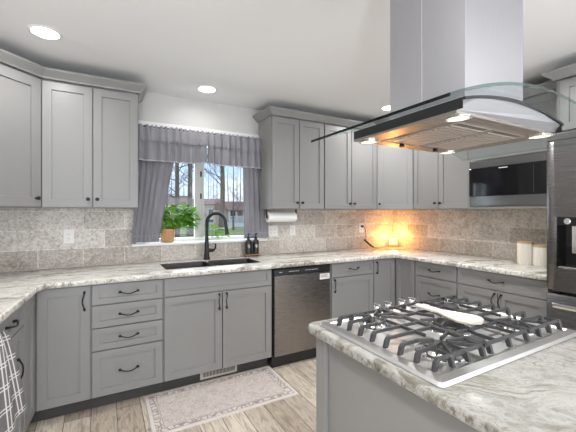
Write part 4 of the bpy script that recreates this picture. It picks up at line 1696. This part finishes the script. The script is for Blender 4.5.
house(246, 47, 5.8, 7, 2.35, 1.2, R(-6), M['siding'], 'low brown-roofed house with white porch railing beyond the lawn', True, ((-2, 1.0, .9, 1.2), (1.5, 1.0, .9, 1.2)))
house(206, 60, 5.6, 6, 3.4, 1.1, R(-12), M['siding'], 'beige house with dark windows beside the window mullion', False, ((-.9, 1.3, .8, 1.0), (.9, 1.4, .9, 1.1), (.9, .1, .9, .6)))
house(177, 48, 5.6, 7, 2.5, 2.0, R(8), M['siding2'], 'brick house with pitched roof behind the left tree trunks', False, ((-1.4, 1.0, .8, 1.0), (1.2, 1.0, .8, 1.0)))


def tree(px, dist, h, r0, seed, label, fork=.35, twigs=3):
    rnd = random.Random(seed)
    c = ray_pt(px, dist)
    t = thing('bare_tree', label, 'tree', tuple(c), 'bare winter trees outside')
    bt, bb = MB(), MB()
    pts, rad = [], []
    for i in range(9):
        q = i / 8
        pts.append(c + Vector((.12 * nz1(q * 2, seed) * r0 * 8, .1 * nz1(q * 2, seed + 9), h * q)))
        rad.append(r0 * (1 - .8 * q) * (1.25 if i == 0 else 1))
    bt.tube(pts, rad, 9)

    def grow(p, d, L, r, depth):
        q1 = p + d * L * .5 + Vector((rnd.uniform(-.1, .1), rnd.uniform(-.1, .1), rnd.uniform(0, .12))) * L
        q2 = p + d * L + Vector((rnd.uniform(-.15, .15), rnd.uniform(-.15, .15), rnd.uniform(0, .15))) * L
        bb.tube([p, q1, q2], [r, r * .75, r * .5], 5 if depth > 1 else 4, cap=False)
        if depth <= 0: return
        for k in range(3 if depth > 1 else 4):
            base = q1 if k == 0 else (q2 if k < 3 else p + d * L * .7)
            dd = (d + Vector((rnd.uniform(-.9, .9), rnd.uniform(-.9, .9), rnd.uniform(-.25, .6)))).normalized()
            grow(base, dd, L * rnd.uniform(.55, .75), r * .5, depth - 1)
    nb = 26
    for i in range(nb):
        q = fork + (1 - fork) * i / nb
        k = min(7, int(q * 8))
        p = pts[k] + (pts[k + 1] - pts[k]) * (q * 8 - k)
        a = rnd.uniform(0, 2 * math.pi)
        d = Vector((math.cos(a), math.sin(a), rnd.uniform(.25, .9))).normalized()
        grow(p, d, h * rnd.uniform(.07, .14), r0 * .20 * (1.25 - q), twigs)
    bt.build('trunk', M['bark'], t, True)
    bb.build('branches', M['bark2'], t, True)


tree(177.0, 16, 10, .136, 3, 'thick bare tree trunk seen in the left window pane, left of the two', .22)
tree(190.0, 27, 15, .24, 4, 'thick bare tree trunk seen in the left window pane beside the mullion', .25)
tree(221.5, 36, 18, .31, 5, 'thick bare tree trunk in the right window pane beside the mullion', .22)
tree(233.5, 36, 8, .10, 6, 'slender bare branching tree at the right of the right window pane', .2)
tree(167.0, 34, 9, .11, 8, 'slender bare tree nearest the left curtain', .2)
tree(240.5, 62, 11, .13, 9, 'far bare tree behind the porch house, by the right curtain', .2, 3)
tree(213.5, 78, 11, .13, 10, 'far bare tree behind the beige house', .2, 3)
tree(184.0, 76, 12, .13, 11, 'far bare tree between the two left trunks', .2, 3)
for i, (px, dd, hh) in enumerate(((161, 84, 13), (171.5, 90, 15), (196, 86, 14), (208.5, 92, 14), (217, 88, 15), (228, 84, 14), (237, 90, 14))):
    tree(px, dd, hh, .16, 20 + i, 'thin bare tree in the far thicket behind the houses', .12, 3)
